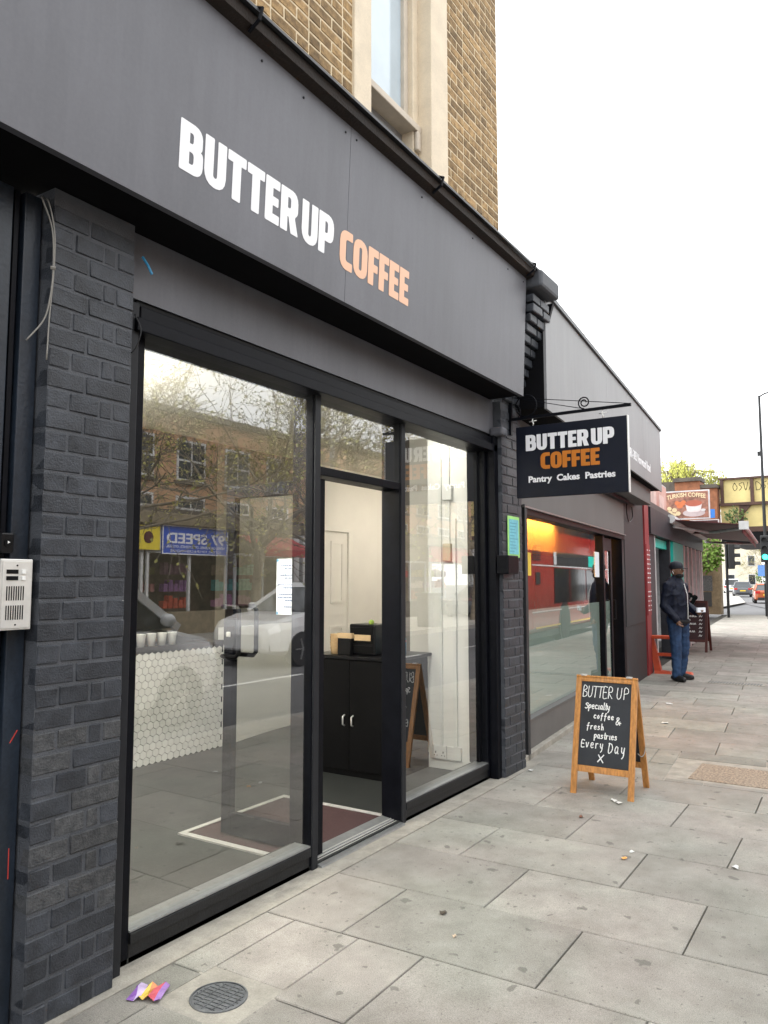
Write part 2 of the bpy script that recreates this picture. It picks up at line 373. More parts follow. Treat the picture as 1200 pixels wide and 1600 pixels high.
def block_word(word, width, height, F, matname, parent, thick=.001, name='letter', gap=.045, space=None):
    tot = sum(G[c][0] for c in word)+gap*(len(word)-1); k = width/tot; x = 0; cache = {}
    for c in word:
        w, L, H = G[c]
        if L:
            if c not in cache:
                b = MB(); b.prism([(p[0]*k, p[1]*height) for p in rnd_loop(L)], thick, [[(p[0]*k, p[1]*height) for p in rnd_loop(h)] for h in H]); cache[c] = b.mesh('letter_'+c.lower())
            O(name, cache[c], matname, parent, mtx=F @ Matrix.Translation((x*k, 0, 0)))
        x += w+gap
def smooth_line(pts, n=6):
    if len(pts) < 3: return [Vector(p) for p in pts]
    P = [Vector(p) for p in pts]; P = [P[0]*2-P[1]]+P+[P[-1]*2-P[-2]]; out = []
    for i in range(1, len(P)-2):
        for k in range(n):
            t = k/n; a, b, c, d = P[i-1:i+3]
            out.append(.5*((2*b)+(c-a)*t+(2*a-5*b+4*c-d)*t*t+(3*b-3*c+d-a)*t**3))
    out.append(P[-2]); return out
def ribbon(mb, pts, w, z=0):               # flat stroke in xy
    P = smooth_line([(p[0], p[1], 0) for p in pts]); L = []; Rr = []
    for i, p in enumerate(P):
        d = (P[min(i+1,len(P)-1)]-P[max(i-1,0)]).normalized(); x = Vector((-d.y, d.x, 0))*w/2*(1+.18*math.sin(i*1.7))
        if i == 0: p = p-d*w*.4
        if i == len(P)-1: p = p+d*w*.4
        L.append((p.x+x.x, p.y+x.y, z)); Rr.append((p.x-x.x, p.y-x.y, z))
    n = len(P); mb.add(L+Rr, [(i, n+i, n+i+1, i+1) for i in range(n-1)])
def remeshed(name, mb, voxel, matname, parent, mtx, smooth_it=4, wrinkle=0, wf=(14,14,9)):
    o = bpy.data.objects.new('tmp', mb.mesh('tmp')); COL.objects.link(o)
    md = o.modifiers.new('r', 'REMESH'); md.mode = 'VOXEL'; md.voxel_size = voxel; md.use_smooth_shade = True
    if smooth_it: sm = o.modifiers.new('s', 'SMOOTH'); sm.iterations = smooth_it; sm.factor = .5
    me = evalmesh(o, name); bpy.data.objects.remove(o); me.materials.clear()
    if wrinkle:
        nn = [v.normal.copy() for v in me.vertices]
        for v, q in zip(me.vertices, nn):
            p = Vector((v.co.x*wf[0]+v.co.z*5, v.co.y*wf[1], v.co.z*wf[2]-v.co.y*6))
            v.co += q*wrinkle*(1-2*abs(mnoise.noise(p))*1.6)
    return O(name, me, matname, parent, mtx=mtx)
def brick_mesh(name, l, d, h, bev=.006, jit=.0025, seed=0):
    rr = random.Random(seed); bm = bmesh.new(); bmesh.ops.create_cube(bm, size=1)
    for v in bm.verts: v.co = Vector((v.co.x*l, v.co.y*d, v.co.z*h))
    bmesh.ops.bevel(bm, geom=bm.edges[:]+bm.verts[:], offset=bev, segments=1, affect='EDGES')
    for v in bm.verts: v.co += Vector((rr.uniform(-jit,jit), rr.uniform(-jit,jit), rr.uniform(-jit,jit)))
    me = bpy.data.meshes.new(name); bm.to_mesh(me); bm.free()
    return me
BR = {}
def brick(parent, c, l, d, h, matname, rz=0, name='brick', jit=.0025, bev=.006):
    key = (round(l,3), round(d,3), round(h,3), matname, random.randrange(3))
    if key not in BR: BR[key] = brick_mesh('brick_mesh', l, d, h, bev, jit, hash(key[:3])%999+key[4])
    w = Matrix.Translation(c) @ Matrix.Rotation(rz+random.uniform(-.008,.008), 4, 'Z') @ Matrix.Rotation(random.uniform(-.006,.006), 4, 'Y')
    return O(name, BR[key], matname, parent, mtx=w)
# ================================================================== ground, road, pavement
def struct(name, mb, m, **k): return mb.build(name, m, kind='structure', **k)
struct('ground', MB().add([(-150,-150,-.16),(400,-150,-.16),(400,200,-.16),(-150,200,-.16)], [(0,1,2,3)]), 'asphalt')
struct('road', MB().add([(-60,-9.3,-.13),(38,-9.3,-.13),(60,-9,-.13),(300,28,-.13),(300,42,-.13),(60,5.2,-.13),(38,-.4,-.13),(6,-3.1,-.13),(-60,-3.1,-.13)], [(0,1,2,7,8),(2,5,6,7),(2,3,4,5)]), 'asphalt')
KY = -3.3
def strip(t0, t1, z0, z1, xs=(-6, 6, 38)):
    mb = MB(); T5 = math.tan(R_(5)); f = lambda x: 0 if x <= 6 else (x-6)*T5
    for a, b in zip(xs[:-1], xs[1:]): mb.hexa([(a,f(a)+t0,z0),(b,f(b)+t0,z0),(b,f(b)+t1,z0),(a,f(a)+t1,z0)], [(a,f(a)+t0,z1),(b,f(b)+t0,z1),(b,f(b)+t1,z1),(a,f(a)+t1,z1)])
    return mb
pav = struct('pavement', strip(-3.15, .6, -.15, -.022), 'joint')
struct('pavement_edging', MB().box(-6, 6.22, -.137, 0.02, -.02, .002), 'concrete_strip')
# paving slabs: rows across the pavement, .556 wide, slabs .87 long, staggered; past x=6 the street bends 5 degrees
TB = math.tan(R_(5))
def yf(x): return 0 if x < 6 else (x-6)*TB
def slant(x): return .022 if x < 4.6 else min(.0875, .022+(x-4.6)*.0105)
HOLES = [(2.00, 2.30, -.64, -.30), (6.22, 6.98, -1.92, -1.14)]
def slab(xa, xb, t0, t1):
    sa, sb = slant(xa), slant(xb); g = .0035
    def P(x, s, t, gx, gt): return (x+s*(-t-.3)+gx, yf(x)+t+gt)
    q = [P(xa,sa,t0,g,g), P(xb,sb,t0,-g,g), P(xb,sb,t1,-g,-g), P(xa,sa,t1,g,-g)]
    cx = sum(p[0] for p in q)/4; cy = sum(p[1] for p in q)/4
    z0 = random.uniform(-.0012,.0012); tx = random.uniform(-.0012,.0012); ty = random.uniform(-.0012,.0012); c = .0045
    def Z(p): return z0+(p[0]-cx)*tx+(p[1]-cy)*ty
    lo = [(p[0]-cx,p[1]-cy,-.06) for p in q]; mid = [(p[0]-cx,p[1]-cy,Z(p)-.0025-random.uniform(0,.0015)) for p in q]
    top = [((p[0]-cx)*(1-c*2/.55),(p[1]-cy)*(1-c*2/.87),Z(p)) for p in q]
    me = MB().add(lo+mid+top, [(i,(i+1)%4,(i+1)%4+4,i+4) for i in range(4)]+[(i+4,(i+1)%4+4,(i+1)%4+8,i+8) for i in range(4)]+[(8,9,10,11)]).mesh('slab_mesh')
    O('paving_slab', me, 'slab', pav, mtx=Matrix.Translation((cx,cy,0)))
KT = -3.15
for i in range(0, 44):
    x0 = -.54+.556*i; x1 = x0+.556; xm = (x0+x1)/2
    if xm < 1.0: continue
    top = -.138 if xm < 6 else -.01; off = -.545 if i % 2 == 0 else -.95
    ys = [top]+[off-.87*k for k in range(-1, 5) if off-.87*k < top-.12 and off-.87*k > KT+.25]+[KT+.135]
    for a, b in zip(ys[:-1], ys[1:]):
        cut = [h for h in HOLES if h[0] < x1 and h[1] > x0 and h[2] < a and h[3] > b]
        if not cut: slab(x0, x1, b, a)
        else:
            h = cut[0]; lo = max(b, h[2]); hi = min(a, h[3])
            if hi < a-.03: slab(x0, x1, hi, a)
            if lo > b+.03: slab(x0, x1, b, lo)
            if h[0] > x0+.03: slab(x0, min(h[0], x1), lo, hi)
            if h[1] < x1-.03: slab(max(h[1], x0), x1, lo, hi)
# far, too small to tell apart
struct('pavement_far', strip(KT+.135, .3, -.02, .001, (23.95, 38)), 'slab')
kb = struct('kerb', strip(KT-.02, KT+.128, -.17, -.03), 'kerb')
ks = brick_mesh('kerb_stone_mesh', .905, .145, .16, .01, .002, 3)
for i in range(40):
    x = .5+.915*i
    O('kerb_stone', ks, 'kerb', kb, mtx=Matrix.Translation((x, yf(x)+KT+.062, -.083)) @ Matrix.Rotation(R_(5) if x > 6 else 0, 4, 'Z'))
# road markings
mk = struct('road_marking', strip(-3.62,-3.56,-.128,-.126,(-30,6,38)), 'road_paint')
for i in range(14): MB().box(-8+4.2*i, -8+4.2*i+2.0, -6.05, -5.95, -.1285, -.126).build('centre_line_dash', 'road_paint', mk)
# access covers
ac = E('access_cover', (2.15,-.47,0), 'small round iron water cover set in a square stone surround by the pillar', 'cover')
Rm = Matrix.Translation((2.15,-.47,0)) @ Matrix.Rotation(.05, 4, 'Z')
MB().box(-.175,.175,-.19,.19,-.055,-.003).build('surround', 'concrete_strip', ac, mtx=Rm, bevel=.004)
b = MB().lathe([(.105,-.01),(.105,.001),(.098,.003),(.098,-.002)], n=32).build('rim', 'iron', ac, mtx=Rm, smooth=False)
MB().lathe([(.096,-.006),(.096,-.001)], n=32).build('lid', 'iron', ac, mtx=Rm)
rib = MB()
for k in range(-4, 5):
    h = math.sqrt(.09**2-(k*.019)**2)
    rib.bar((k*.019,-h,0),(k*.019,h,0),.003,.004); 
    if k % 2 == 0: rib.bar((-h,k*.019,0),(h,k*.019,0),.003,.004)
rib.build('rib', 'iron', ac, mtx=Rm)
M['pebble'] = mat('pebble', (.26,.19,.135), .9, .5, 55, .9, 60, fine=.3, col2=(.42,.34,.26))
ac = E('inspection_cover', (6.6,-1.53,0), 'large rectangular cover filled with brown pebble concrete on the pavement', 'cover')
MB().box(6.08,7.25,-2.02,-1.0,-.055,-.004).build('surround', 'concrete_strip', ac)
MB().box(6.33,6.90,-1.84,-1.27,-.03,.002).build('infill', 'pebble', ac, bevel=.004)
gr = E('drain_grating', (12.4,-.75,0), 'long narrow slotted drain grating across the pavement slabs', 'grating')
MB().box(12.28,12.56,-1.15,-.36,-.02,.006).build('frame', 'concrete_strip', gr)
for k in range(18): MB().box(12.33,12.51,-1.10+k*.041,-1.10+k*.041+.018,0,.011).build('bar', 'iron', gr)

# ================================================================== coffee shop building
shop = E('coffee_shop', (3.8, 1.2, 0), 'dark grey painted coffee shop with big glass front below a brown brick upper storey', 'building')
def part(name, m, mb, parent=shop, **k): return mb.build(name, m, parent, **k)
# --- brick pillars
def pillar(x0, x1, z1, pat, worn=False):
    p = part('pillar', 'paint_mortar', MB().box(x0+.005, x1-.005, -.0955, .05, 0, z1))
    n = int(z1/.0755)
    for c in range(n):
        z = c*.0755+.0375
        if z+.035 > z1: break
        ws = pat[c % 2]; tot = sum(ws); x = x0
        for w in ws:
            w = w/tot*(x1-x0)
            m = 'worn_brick' if worn and .3 < z < .95 and random.random() < .6 else 'paint_brick'
            brick(p, (x+w/2, -.05+random.uniform(-.002,.002), z+random.uniform(-.002,.002)), w-.011, .10, .0635, m, jit=.0018, bev=.0035)
            x += w
    return p
pL = pillar(1.615, 1.985, 2.93, ([.10,.14,.065,.095],[.17,.23]), True)
pR = pillar(5.575, 5.985, 2.93, ([.215,.115,.08],[.10,.215,.095]))
blot = None if True else MB().ell((1.80,-.103,.62),(.034,.0012,.022),14,8)
# corbel head above the right pillar
cb = part('corbel', 'paint_mortar', MB().box(5.60,5.975,-.10,.08,2.93,3.80))
for c in range(11):
    z = 2.98+c*.0755; dep = -.12-.028*min(c, 9)
    for x, w in (((5.67,.15),(5.85,.2)), ((5.70,.21),(5.895,.15)))[c % 2]:
        brick(cb, (x, (dep+.02)/2, z), w-.01, abs(dep)+.04, .064, 'paint_brick')
part('corbel_cap', 'paint_mortar', MB().box(5.585,5.99,-.46,.06,3.81,3.95), bevel=.025)
part('corbel_cheek', 'frame', MB().hexa([(5.985,-.14,2.95),(6.02,-.14,2.95),(6.02,.06,2.95),(5.985,.06,2.95)], [(5.985,-.40,3.8),(6.02,-.40,3.8),(6.02,.06,3.8),(5.985,.06,3.8)]))
# --- side door bay at far left (blue black metal)
part('side_wall', 'black', MB().box(-2,1.62,.05,.15,0,2.93))
part('side_door_panel', 'blue_metal', MB().box(-1,1.42,.005,.05,.02,2.9))
part('shutter_channel', 'blue_metal', MB().box(1.545,1.612,-.035,.05,0,2.9), bevel=.004)
part('shutter_channel', 'frame', MB().box(1.515,1.535,-.02,.05,0,2.9), bevel=.003)
part('shutter_channel', 'blue_metal', MB().box(1.44,1.505,-.03,.05,0,2.9), bevel=.004)
M['red_mark'] = mat('red_mark',(.5,.05,.04),.6)
for a, b in (((1.572,.95),(1.598,.99)),((1.585,.60),(1.586,.50))): part('paint_scratch','red_mark',MB().bar((a[0],-.0365,a[1]),(b[0],-.0365,b[1]),.0025,.0025))
# --- fascia
fs = part('fascia', 'soffit', MB().hexa([(-2,-.27,2.945),(5.55,-.27,2.945),(5.55,.08,2.945),(-2,.08,2.945)], [(-2,-.31,3.86),(5.55,-.31,3.86),(5.55,.08,3.86),(-2,.08,3.86)]))
SL = -.04/.94                                # the boards lean out a little
def fy(z): return -.30+SL*(z-2.94)
for a, b in ((-2,.68),(.683,3.148),(3.151,5.56)):
    MB().hexa([(a,fy(2.94),2.94),(b,fy(2.94),2.94),(b,-.268,2.94),(a,-.268,2.94)], [(a,fy(3.88),3.88),(b,fy(3.88),3.88),(b,-.308,3.88),(a,-.308,3.88)]).build('panel', 'fascia', fs)
FF = fr((2.008, fy(3.13)-.0005, 3.128), (1,0,0), (0,SL,1))
block_word('BUTTER UP', 1.026, .207, FF, 'letter_white', fs)
FF = fr((3.090, fy(3.112)-.0005, 3.110), (1,0,0), (0,SL,1))
block_word('COFFEE', .692, .207, FF, 'letter_peach', fs)
scr = MB()
for x in (2.45,2.75,3.10,3.2,3.9,4.6,5.2,5.5):
    scr.lathe([(.006,-.003),(.006,.001)], n=8, axis='y', c=(x, fy(3.83)-.001, 3.83+random.uniform(-.01,.01)))
scr.build('screw', 'black', fs)
# --- timber gutter board and lead flashing above
gt = part('gutter_board', 'gutter_wood', MB().hexa([(-2,-.395,3.895),(5.64,-.395,3.895),(5.64,-.30,3.87),(-2,-.30,3.87)], [(-2,-.405,3.94),(5.64,-.405,3.94),(5.64,-.30,3.95),(-2,-.30,3.95)]))
part('flashing', 'lead', MB().hexa([(-2,-.43,3.942),(5.66,-.43,3.942),(5.66,.09,4.10),(-2,.09,4.10)], [(-2,-.43,3.957),(5.66,-.43,3.957),(5.66,.09,4.13),(-2,.09,4.13)]))
for x in (2.33, 3.98, 5.5):
    part('bracket', 'frame', MB().tube([(x,-.37,3.875),(x,-.43,3.91),(x,-.445,3.955),(x,-.40,3.975)], .009, 6), gt)
# --- shopfront frame
part('header_board', 'fascia', MB().box(1.99,5.58,-.03,.06,2.662,2.94))
part('head_rail', 'frame', MB().box(2.03,5.57,-.07,.13,2.518,2.575), bevel=.004)
part('head_rail', 'frame', MB().box(2.06,5.50,-.05,.10,2.577,2.632), bevel=.004)
part('shutter_slot', 'black', MB().box(2.06,5.50,-.02,.10,2.632,2.662))
part('jamb', 'frame', MB().box(2.03,2.128,0,.13,0,2.547), bevel=.004)
part('shutter_guide', 'frame_grey', MB().box(1.99,2.055,-.048,-.002,0,2.64), bevel=.004)
part('mullion', 'frame', MB().box(3.283,3.343,0,.14,.0,2.547), bevel=.004)
part('mullion_cover', 'frame_grey', MB().box(3.290,3.338,-.012,0,.0,2.546), bevel=.003)
part('door_jamb', 'frame', MB().box(3.343,3.392,.05,.14,0.03,2.083), bevel=.003)
part('post', 'frame', MB().box(4.193,4.25,0,.14,0,2.547), bevel=.004)
part('mullion_cover', 'frame_grey', MB().box(4.20,4.246,-.010,0,0,2.546), bevel=.003)
part('transom', 'frame', MB().box(3.343,4.193,0,.13,2.083,2.132), bevel=.004)
part('jamb', 'frame', MB().box(5.47,5.572,0.0,.14,0,2.547), bevel=.004)
part('jamb_bead', 'frame', MB().box(5.44,5.47,.05,.14,.12,2.547), bevel=.004)
part('shutter_guide', 'frame', MB().box(5.508,5.578,-.07,-.002,0,2.662), bevel=.004)
for a, b in ((2.128,3.283),(4.25,5.47)):
    part('stall_riser', 'riser', MB().box(a,b,.0,.13,0,.118), bevel=.003)
    part('sill', 'metal_sill', MB().box(a,b,-.006,.10,.118,.128), bevel=.002)
    part('riser_bead', 'riser', MB().box(a,b,-.012,0,.075,.116), bevel=.003)
for a, b, c, d in ((2.12,3.29,.12,2.56),(3.34,4.20,2.12,2.56),(4.24,5.48,.12,2.56)):
    part('pane', 'glass', MB().add([(a,.022,c),(b,.022,c),(b,.022,d),(a,.022,d)], [(0,1,2,3)]))
part('threshold', 'metal_sill', MB().hexa([(3.345,-.035,0),(4.193,-.035,0),(4.193,.14,0),(3.345,.14,0)], [(3.345,-.03,.012),(4.193,-.03,.012),(4.193,.14,.034),(3.345,.14,.034)]))
for k in range(4): part('threshold_ridge', 'steel', MB().box(3.36,4.18,.0+.02*k,.006+.02*k,.014+.004*k,.020+.004*k))
# --- open door leaf, hinged at the mullion, swung in square to the front
dr = part('door', 'frame', MB().box(3.395,3.44,.035,.10,.04,2.07))
MB().box(3.395,3.44,.675,.745,.04,2.07).build('stile', 'frame', dr, bevel=.003)
MB().box(3.395,3.44,.10,.675,1.995,2.07).build('rail', 'frame', dr, bevel=.003)
MB().box(3.395,3.44,.10,.675,.04,.16).build('rail', 'frame', dr, bevel=.003)
MB().add([(3.417,.095,.155),(3.417,.68,.155),(3.417,.68,2.0),(3.417,.095,2.0)], [(0,1,2,3)]).build('pane', 'glass_door', dr)
for sx in (-1, 1):
    x0 = 3.417+sx*.02; x1 = 3.417+sx*.085
    pts = [(x0,.70,1.355),(x0+sx*.03,.70,1.355)]+[(x1-sx*.03+sx*.03*math.sin(t),.70,1.355-.03+.03*math.cos(t)) for t in (.3,.8,1.3,PI/2)]+[(x1,.70,1.085)]+[(x1-sx*.03+sx*.03*math.cos(t),.70,1.085-.03*math.sin(t)) for t in (.3,.8,1.3,PI/2)]+[(x0,.70,1.055)]
    pts = [(p[0], p[1]+(.0 if abs(p[0]-x0)<.04 else 0), p[2]) for p in pts]
    # cranked: the grip stands off towards the hinge side
    pts = [(x0,.71,1.35),(x0+sx*.05,.71,1.35),(x0+sx*.055,.69,1.35),(x0+sx*.055,.60,1.35),(x0+sx*.055,.578,1.33),(x0+sx*.055,.578,1.08),(x0+sx*.055,.60,1.06),(x0+sx*.055,.69,1.06),(x0+sx*.05,.71,1.06),(x0,.71,1.06)]
    MB().tube(pts, .014, 10).build('handle', 'dark_plastic', dr, smooth=True)
MB().box(3.393,3.442,.66,.748,1.12,1.28).build('lock_case', 'dark_plastic', dr, bevel=.004)
MB().box(3.385,3.40,.69,.72,1.17,1.20).build('lock_cylinder', 'steel', dr, bevel=.003)
# --- upper storey
UY = .10
uw = MB()
WX0, WX1, WZ0, WZ1 = 3.79, 5.065, 4.05, 6.6
for a, b, c, d in ((-3,WX0,3.6,9.5),(WX1,6.045,3.6,9.5),(WX0,WX1,WZ1,9.5),(WX0,WX1,3.6,WZ0)): uw.box(a,b,UY+.003,.35,c,d)
uwo = part('upper_wall', 'mortar', uw)
far_b = MB()
def ubrick(x0, x1, z, individual):
    if individual: brick(uwo, ((x0+x1)/2, UY+.05, z), x1-x0-.011, .10, .0635, 'stock_brick', jit=.002, bev=.004)
    else: far_b.box(x0+.0045, x1-.0045, UY+.004, UY+.1, z-.032, z+.032)
for c in range(72):
    z = 4.08+c*.0755
    pat = (.215,.103) ; x = 6.045 - (.0 if c % 2 else .0); first = True; k = c % 2
    while x > -3:
        w = pat[k] + .01
        if first and c % 2: w = .113
        first = False; k ^= 1
        a, b = x-w, x
        x = a
        for lo, hi in ((-3,WX0),(WX1,6.045)) if z < WZ1 else ((-3,6.045),):
            aa, bb = max(a, lo), min(b, hi)
            if bb-aa > .03:
                vis = (aa > 5.0 and z < 6.75) or (2.45 < bb <= WX0+.01 and 4.15 < z < 5.35 and z > 4.1 and bb > 2.4+(z-4.1)*.0)
                ubrick(aa, bb, z, vis)
fb = far_b.build('brick_field', 'stock_brick', uwo); fb['kind'] = 'stuff'
part('ivy_stain', mat('lichen', (.10,.16,.05), .9, .4, 30), MB().box(5.86,5.90,.0955,.0985,4.75,4.80), uwo) if False else None
uwn = part('upper_window', 'cream', MB().box(WX0,3.985,.085,.34,WZ0,WZ1), bevel=.006)
MB().box(4.80,WX1,.085,.34,WZ0,WZ1).build('jamb_stone', 'cream', uwn, bevel=.006)
MB().box(3.985,4.80,.30,.36,4.05,4.90).build('apron_panel', 'fascia2', uwn)
MB().box(3.99,4.795,.17,.34,4.85,4.905).build('sill', 'cream_dark', uwn, bevel=.006)
MB().box(4.72,4.80,.20,.30,4.55,WZ1).build('sash_box', 'cream', uwn, bevel=.004)
MB().box(3.985,4.04,.20,.30,4.905,WZ1).build('sash_box', 'cream', uwn, bevel=.004)
MB().box(4.66,4.72,.24,.30,4.905,WZ1).build('sash_stile', 'cream_dark', uwn, bevel=.004)
MB().box(4.04,4.66,.24,.30,4.905,4.975).build('sash_rail', 'cream_dark', uwn, bevel=.004)
MB().box(4.73,4.785,.165,.199,4.70,4.85).build('sash_horn', 'cream_dark', uwn, bevel=.012)
MB().box(4.04,4.66,.27,.28,4.975,WZ1).build('pane', 'glass_sky', uwn)
MB().box(4.50,4.66,.281,.29,4.975,WZ1).build('curtain', 'cream_dark', uwn)
# --- interior
FZ = .022
part('floor', 'int_floor', MB().box(1.9,6.04,.0,3.2,-.05,FZ)); part('floor', 'int_floor', MB().box(6.04,8.5,1.15,3.2,-.05,FZ))
part('ceiling', 'ceiling', MB().box(1.9,6.04,.06,3.2,2.80,2.90).box(6.04,8.5,1.15,3.2,2.80,2.90))
part('inner_wall', 'int_wall', MB().box(6.48,8.5,2.62,2.75,FZ,2.80)); part('inner_wall', mat('dark_wall',(.016,.016,.013),.6,.2,3), MB().box(1.85,5.2,2.62,2.75,FZ,2.80)); part('inner_wall', mat('olive_wall',(.17,.16,.13),.6,.1,3), MB().box(5.2,6.48,2.62,2.75,FZ,2.80))
part('inner_wall', 'int_white', MB().box(1.85,1.99,.14,2.62,FZ,2.80))
part('inner_wall', 'int_wall', MB().box(8.4,8.5,1.2,2.62,FZ,2.80))
part('inner_wall', 'int_wall', MB().box(6.05,8.5,1.12,1.22,FZ,2.80))
part('inner_wall', 'int_white', MB().box(6.05,6.15,.14,1.12,FZ,2.80))
part('inner_pier', 'int_white', MB().box(5.505,6.05,.10,.53,FZ,2.80))
part('pier_edge_bead', 'white_plastic', MB().box(5.49,5.505,.10,.125,FZ,2.80))
idr = part('inner_door', 'int_wall', MB().box(6.55,7.28,2.595,2.618,FZ,2.06))
MB().box(6.5,7.36,2.57,2.594,2.06,2.13).build('architrave', 'int_wall', idr)
MB().box(7.28,7.36,2.57,2.618,FZ,2.06).build('architrave', 'int_wall', idr)
for z0, z1 in ((1.25,1.95),(.2,1.0)):
    for x0, x1 in ((6.62,6.86),(6.96,7.2)):
        f = MB()
        f.box(x0,x1,2.585,2.595,z0,z0+.03).box(x0,x1,2.585,2.595,z1-.03,z1).box(x0,x0+.03,2.585,2.595,z0+.03,z1-.03).box(x1-.03,x1,2.585,2.595,z0+.03,z1-.03)
        f.build('panel_moulding', 'int_wall', idr)
# mat well
mw = E('entrance_mat', (3.75,.55,FZ), 'dark brown fibre entrance mat in an aluminium frame inside the doorway', 'mat')
MB().box(3.31,4.19,.14,.93,FZ,FZ+.006).build('mat', 'mat_fibre', mw)
for a in ((3.27,4.23,.93,.965),(3.27,3.31,.14,.93),(4.19,4.23,.14,.93)): MB().box(*a,FZ,FZ+.010).build('frame', 'steel', mw)
# ceiling lights (the lit room)
def ceil_light(x, y, lab, parentgroup, z=2.80, e=9, col=(1,.93,.82)):
    t = E('ceiling_light', (x,y,z-.04), lab, 'light', parentgroup)
    nm = 'lamp_glow_%d' % int(e*10)
    if nm not in M: M[nm] = mat(nm, (.8,.8,.8), .5, 0, emit=col, estr=e)
    MB().box(x-.62,x+.62,y-.16,y+.16,z-.03,z-.002).build('housing', 'white_plastic', t)
    MB().box(x-.58,x+.58,y-.13,y+.13,z-.04,z-.031).build('diffuser', nm, t)
ceil_light(7.7,1.42,'long ceiling light by the panelled inner door',None,e=5)
# strip lights added unseen behind the shopfront head to brighten the interior
for xa, xb, lb in ((2.2,3.25,'unseen strip light added above the wide window beside the tiled counter'),(4.3,5.42,'unseen strip light added above the window pane beside the white pier')):
    t = E('strip_light', ((xa+xb)/2,.2,2.77), lb, 'light'); gl = 'fill_strip_glow' if xa < 3 else 'fill_strip_glow_dim'
    MB().box(xa,xb,.17,.43,2.775,2.798).build('housing','white_plastic',t)
    if 'fill_strip_glow' not in M: M['fill_strip_glow'] = mat('fill_strip_glow',(.8,.8,.8),.5,0,emit=(1,.96,.88),estr=34); M['fill_strip_glow_dim'] = mat('fill_strip_glow_dim',(.8,.8,.8),.5,0,emit=(1,.96,.88),estr=6)
    MB().box(xa+.02,xb-.02,.19,.41,2.766,2.774).build('diffuser',gl,t)
pl_ = E('fill_pendant', (2.6,1.6,2.3), 'unseen long suspended light added in the shop behind the brick pillar with the intercom', 'light')  # added out of view to brighten the ceiling and the tiled counter
MB().box(2.15,3.0,1.5,1.7,2.30,2.36).build('body', mat('fill_pendant_glow',(.8,.8,.8),.5,0,emit=(1,.93,.80),estr=14), pl_)
for x in (2.3,2.85): MB().tube([(x,1.6,2.36),(x,1.6,2.8)],.004,6).build('wire','dark_plastic',pl_)
# --- hexagon tiled counter
hc = E('tiled_counter', (4.4,2.54,FZ), 'service counter faced with white hexagon tiles and dark grout', 'counter')
MB().box(2.3,5.185,2.475,2.61,FZ,.93).build('carcass', 'grout', hc)
MB().box(2.3,5.20,2.45,2.61,.932,.965).build('worktop', 'gutter_wood', hc, bevel=.004)
hr = .037
hx = MB(); hx.prism([(hr*.93*math.sin(PI/3*k), hr*.93*math.cos(PI/3*k)) for k in range(6)], .004)
MB().box(5.168,5.192,2.466,2.474,FZ,.931).build('edge_trim','white_plastic',hc); MB().box(5.192,5.198,2.464,2.48,FZ,.931).build('edge_trim','black',hc)
hm = hx.mesh('hex_tile_mesh'); hw = hr*math.sqrt(3); cnt = 0
for r in range(18):
    z = FZ+.03+r*hr*1.5
    if z+hr > .935: break
    for c in range(44):
        x = 5.185-hw*.55-c*hw-(hw/2 if r % 2 else 0)
        if x < 4.02: break
        O('tile', hm, 'hex', hc, mtx=fr((x,2.474,z),(1,0,0),(0,0,1))); cnt += 1
rest = MB()
for r in range(18):
    z = FZ+.03+r*hr*1.5
    if z+hr > .935: break
    for c in range(12, 46):
        x = 5.185-hw*.55-c*hw-(hw/2 if r % 2 else 0)
        if x >= 4.02 or x < 2.35: continue
        rest.add([(x+hr*.955*math.sin(PI/3*k),2.469,z+hr*.955*math.cos(PI/3*k)) for k in range(6)],[(5,4,3,2,1,0)])
o = rest.build('tile_field', 'hex', hc); o['kind'] = 'stuff'
# things on the tiled counter: row of white cups, glass case
cupm = MB().lathe([(.028,0),(.040,.10),(.042,.104),(.038,.104),(.03,.01)], n=14).mesh('cup_mesh', True)
for i in range(6):
    O('paper_cup', cupm, 'white_plastic', mtx=Matrix.Translation((4.05+.11*i,2.52,.965)), label='white paper cup in the row standing on the tiled counter', cat='cup', group='cups on the counter')
# white curved wall panel right of the counter
cw = MB(); n = 14; pts = [(5.24+1.3*i/n, 2.46+.14*math.sin(PI*i/n*.6)) for i in range(n+1)]
loop = pts+[(6.54,2.61),(5.24,2.61)]
cw.prism(loop, 1.05); part('curved_panel', 'int_white', cw, mtx=Matrix.Translation((0,0,FZ)))
# --- black cabinet by the door
bc = E('cabinet', (5.15,.8,FZ), 'tall black two door cabinet with chrome handles just inside the entrance', 'cabinet')
MB().box(4.92,5.5,.535,1.25,FZ,.90).build('carcass', 'black', bc)
MB().box(4.885,5.52,.50,1.28,.90,.925).build('top', 'dark_plastic', bc, bevel=.003)
for y0, y1, yh in ((.54,.885,.85),(.89,1.245,.93)):
    d = MB().box(4.90,4.919,y0,y1,FZ+.05,.895).build('door', 'black', bc, bevel=.002)
    MB().tube([(4.90,yh,.40),(4.875,yh,.41),(4.875,yh,.47),(4.90,yh,.48)], .006, 8).build('handle', 'steel', d, smooth=True)
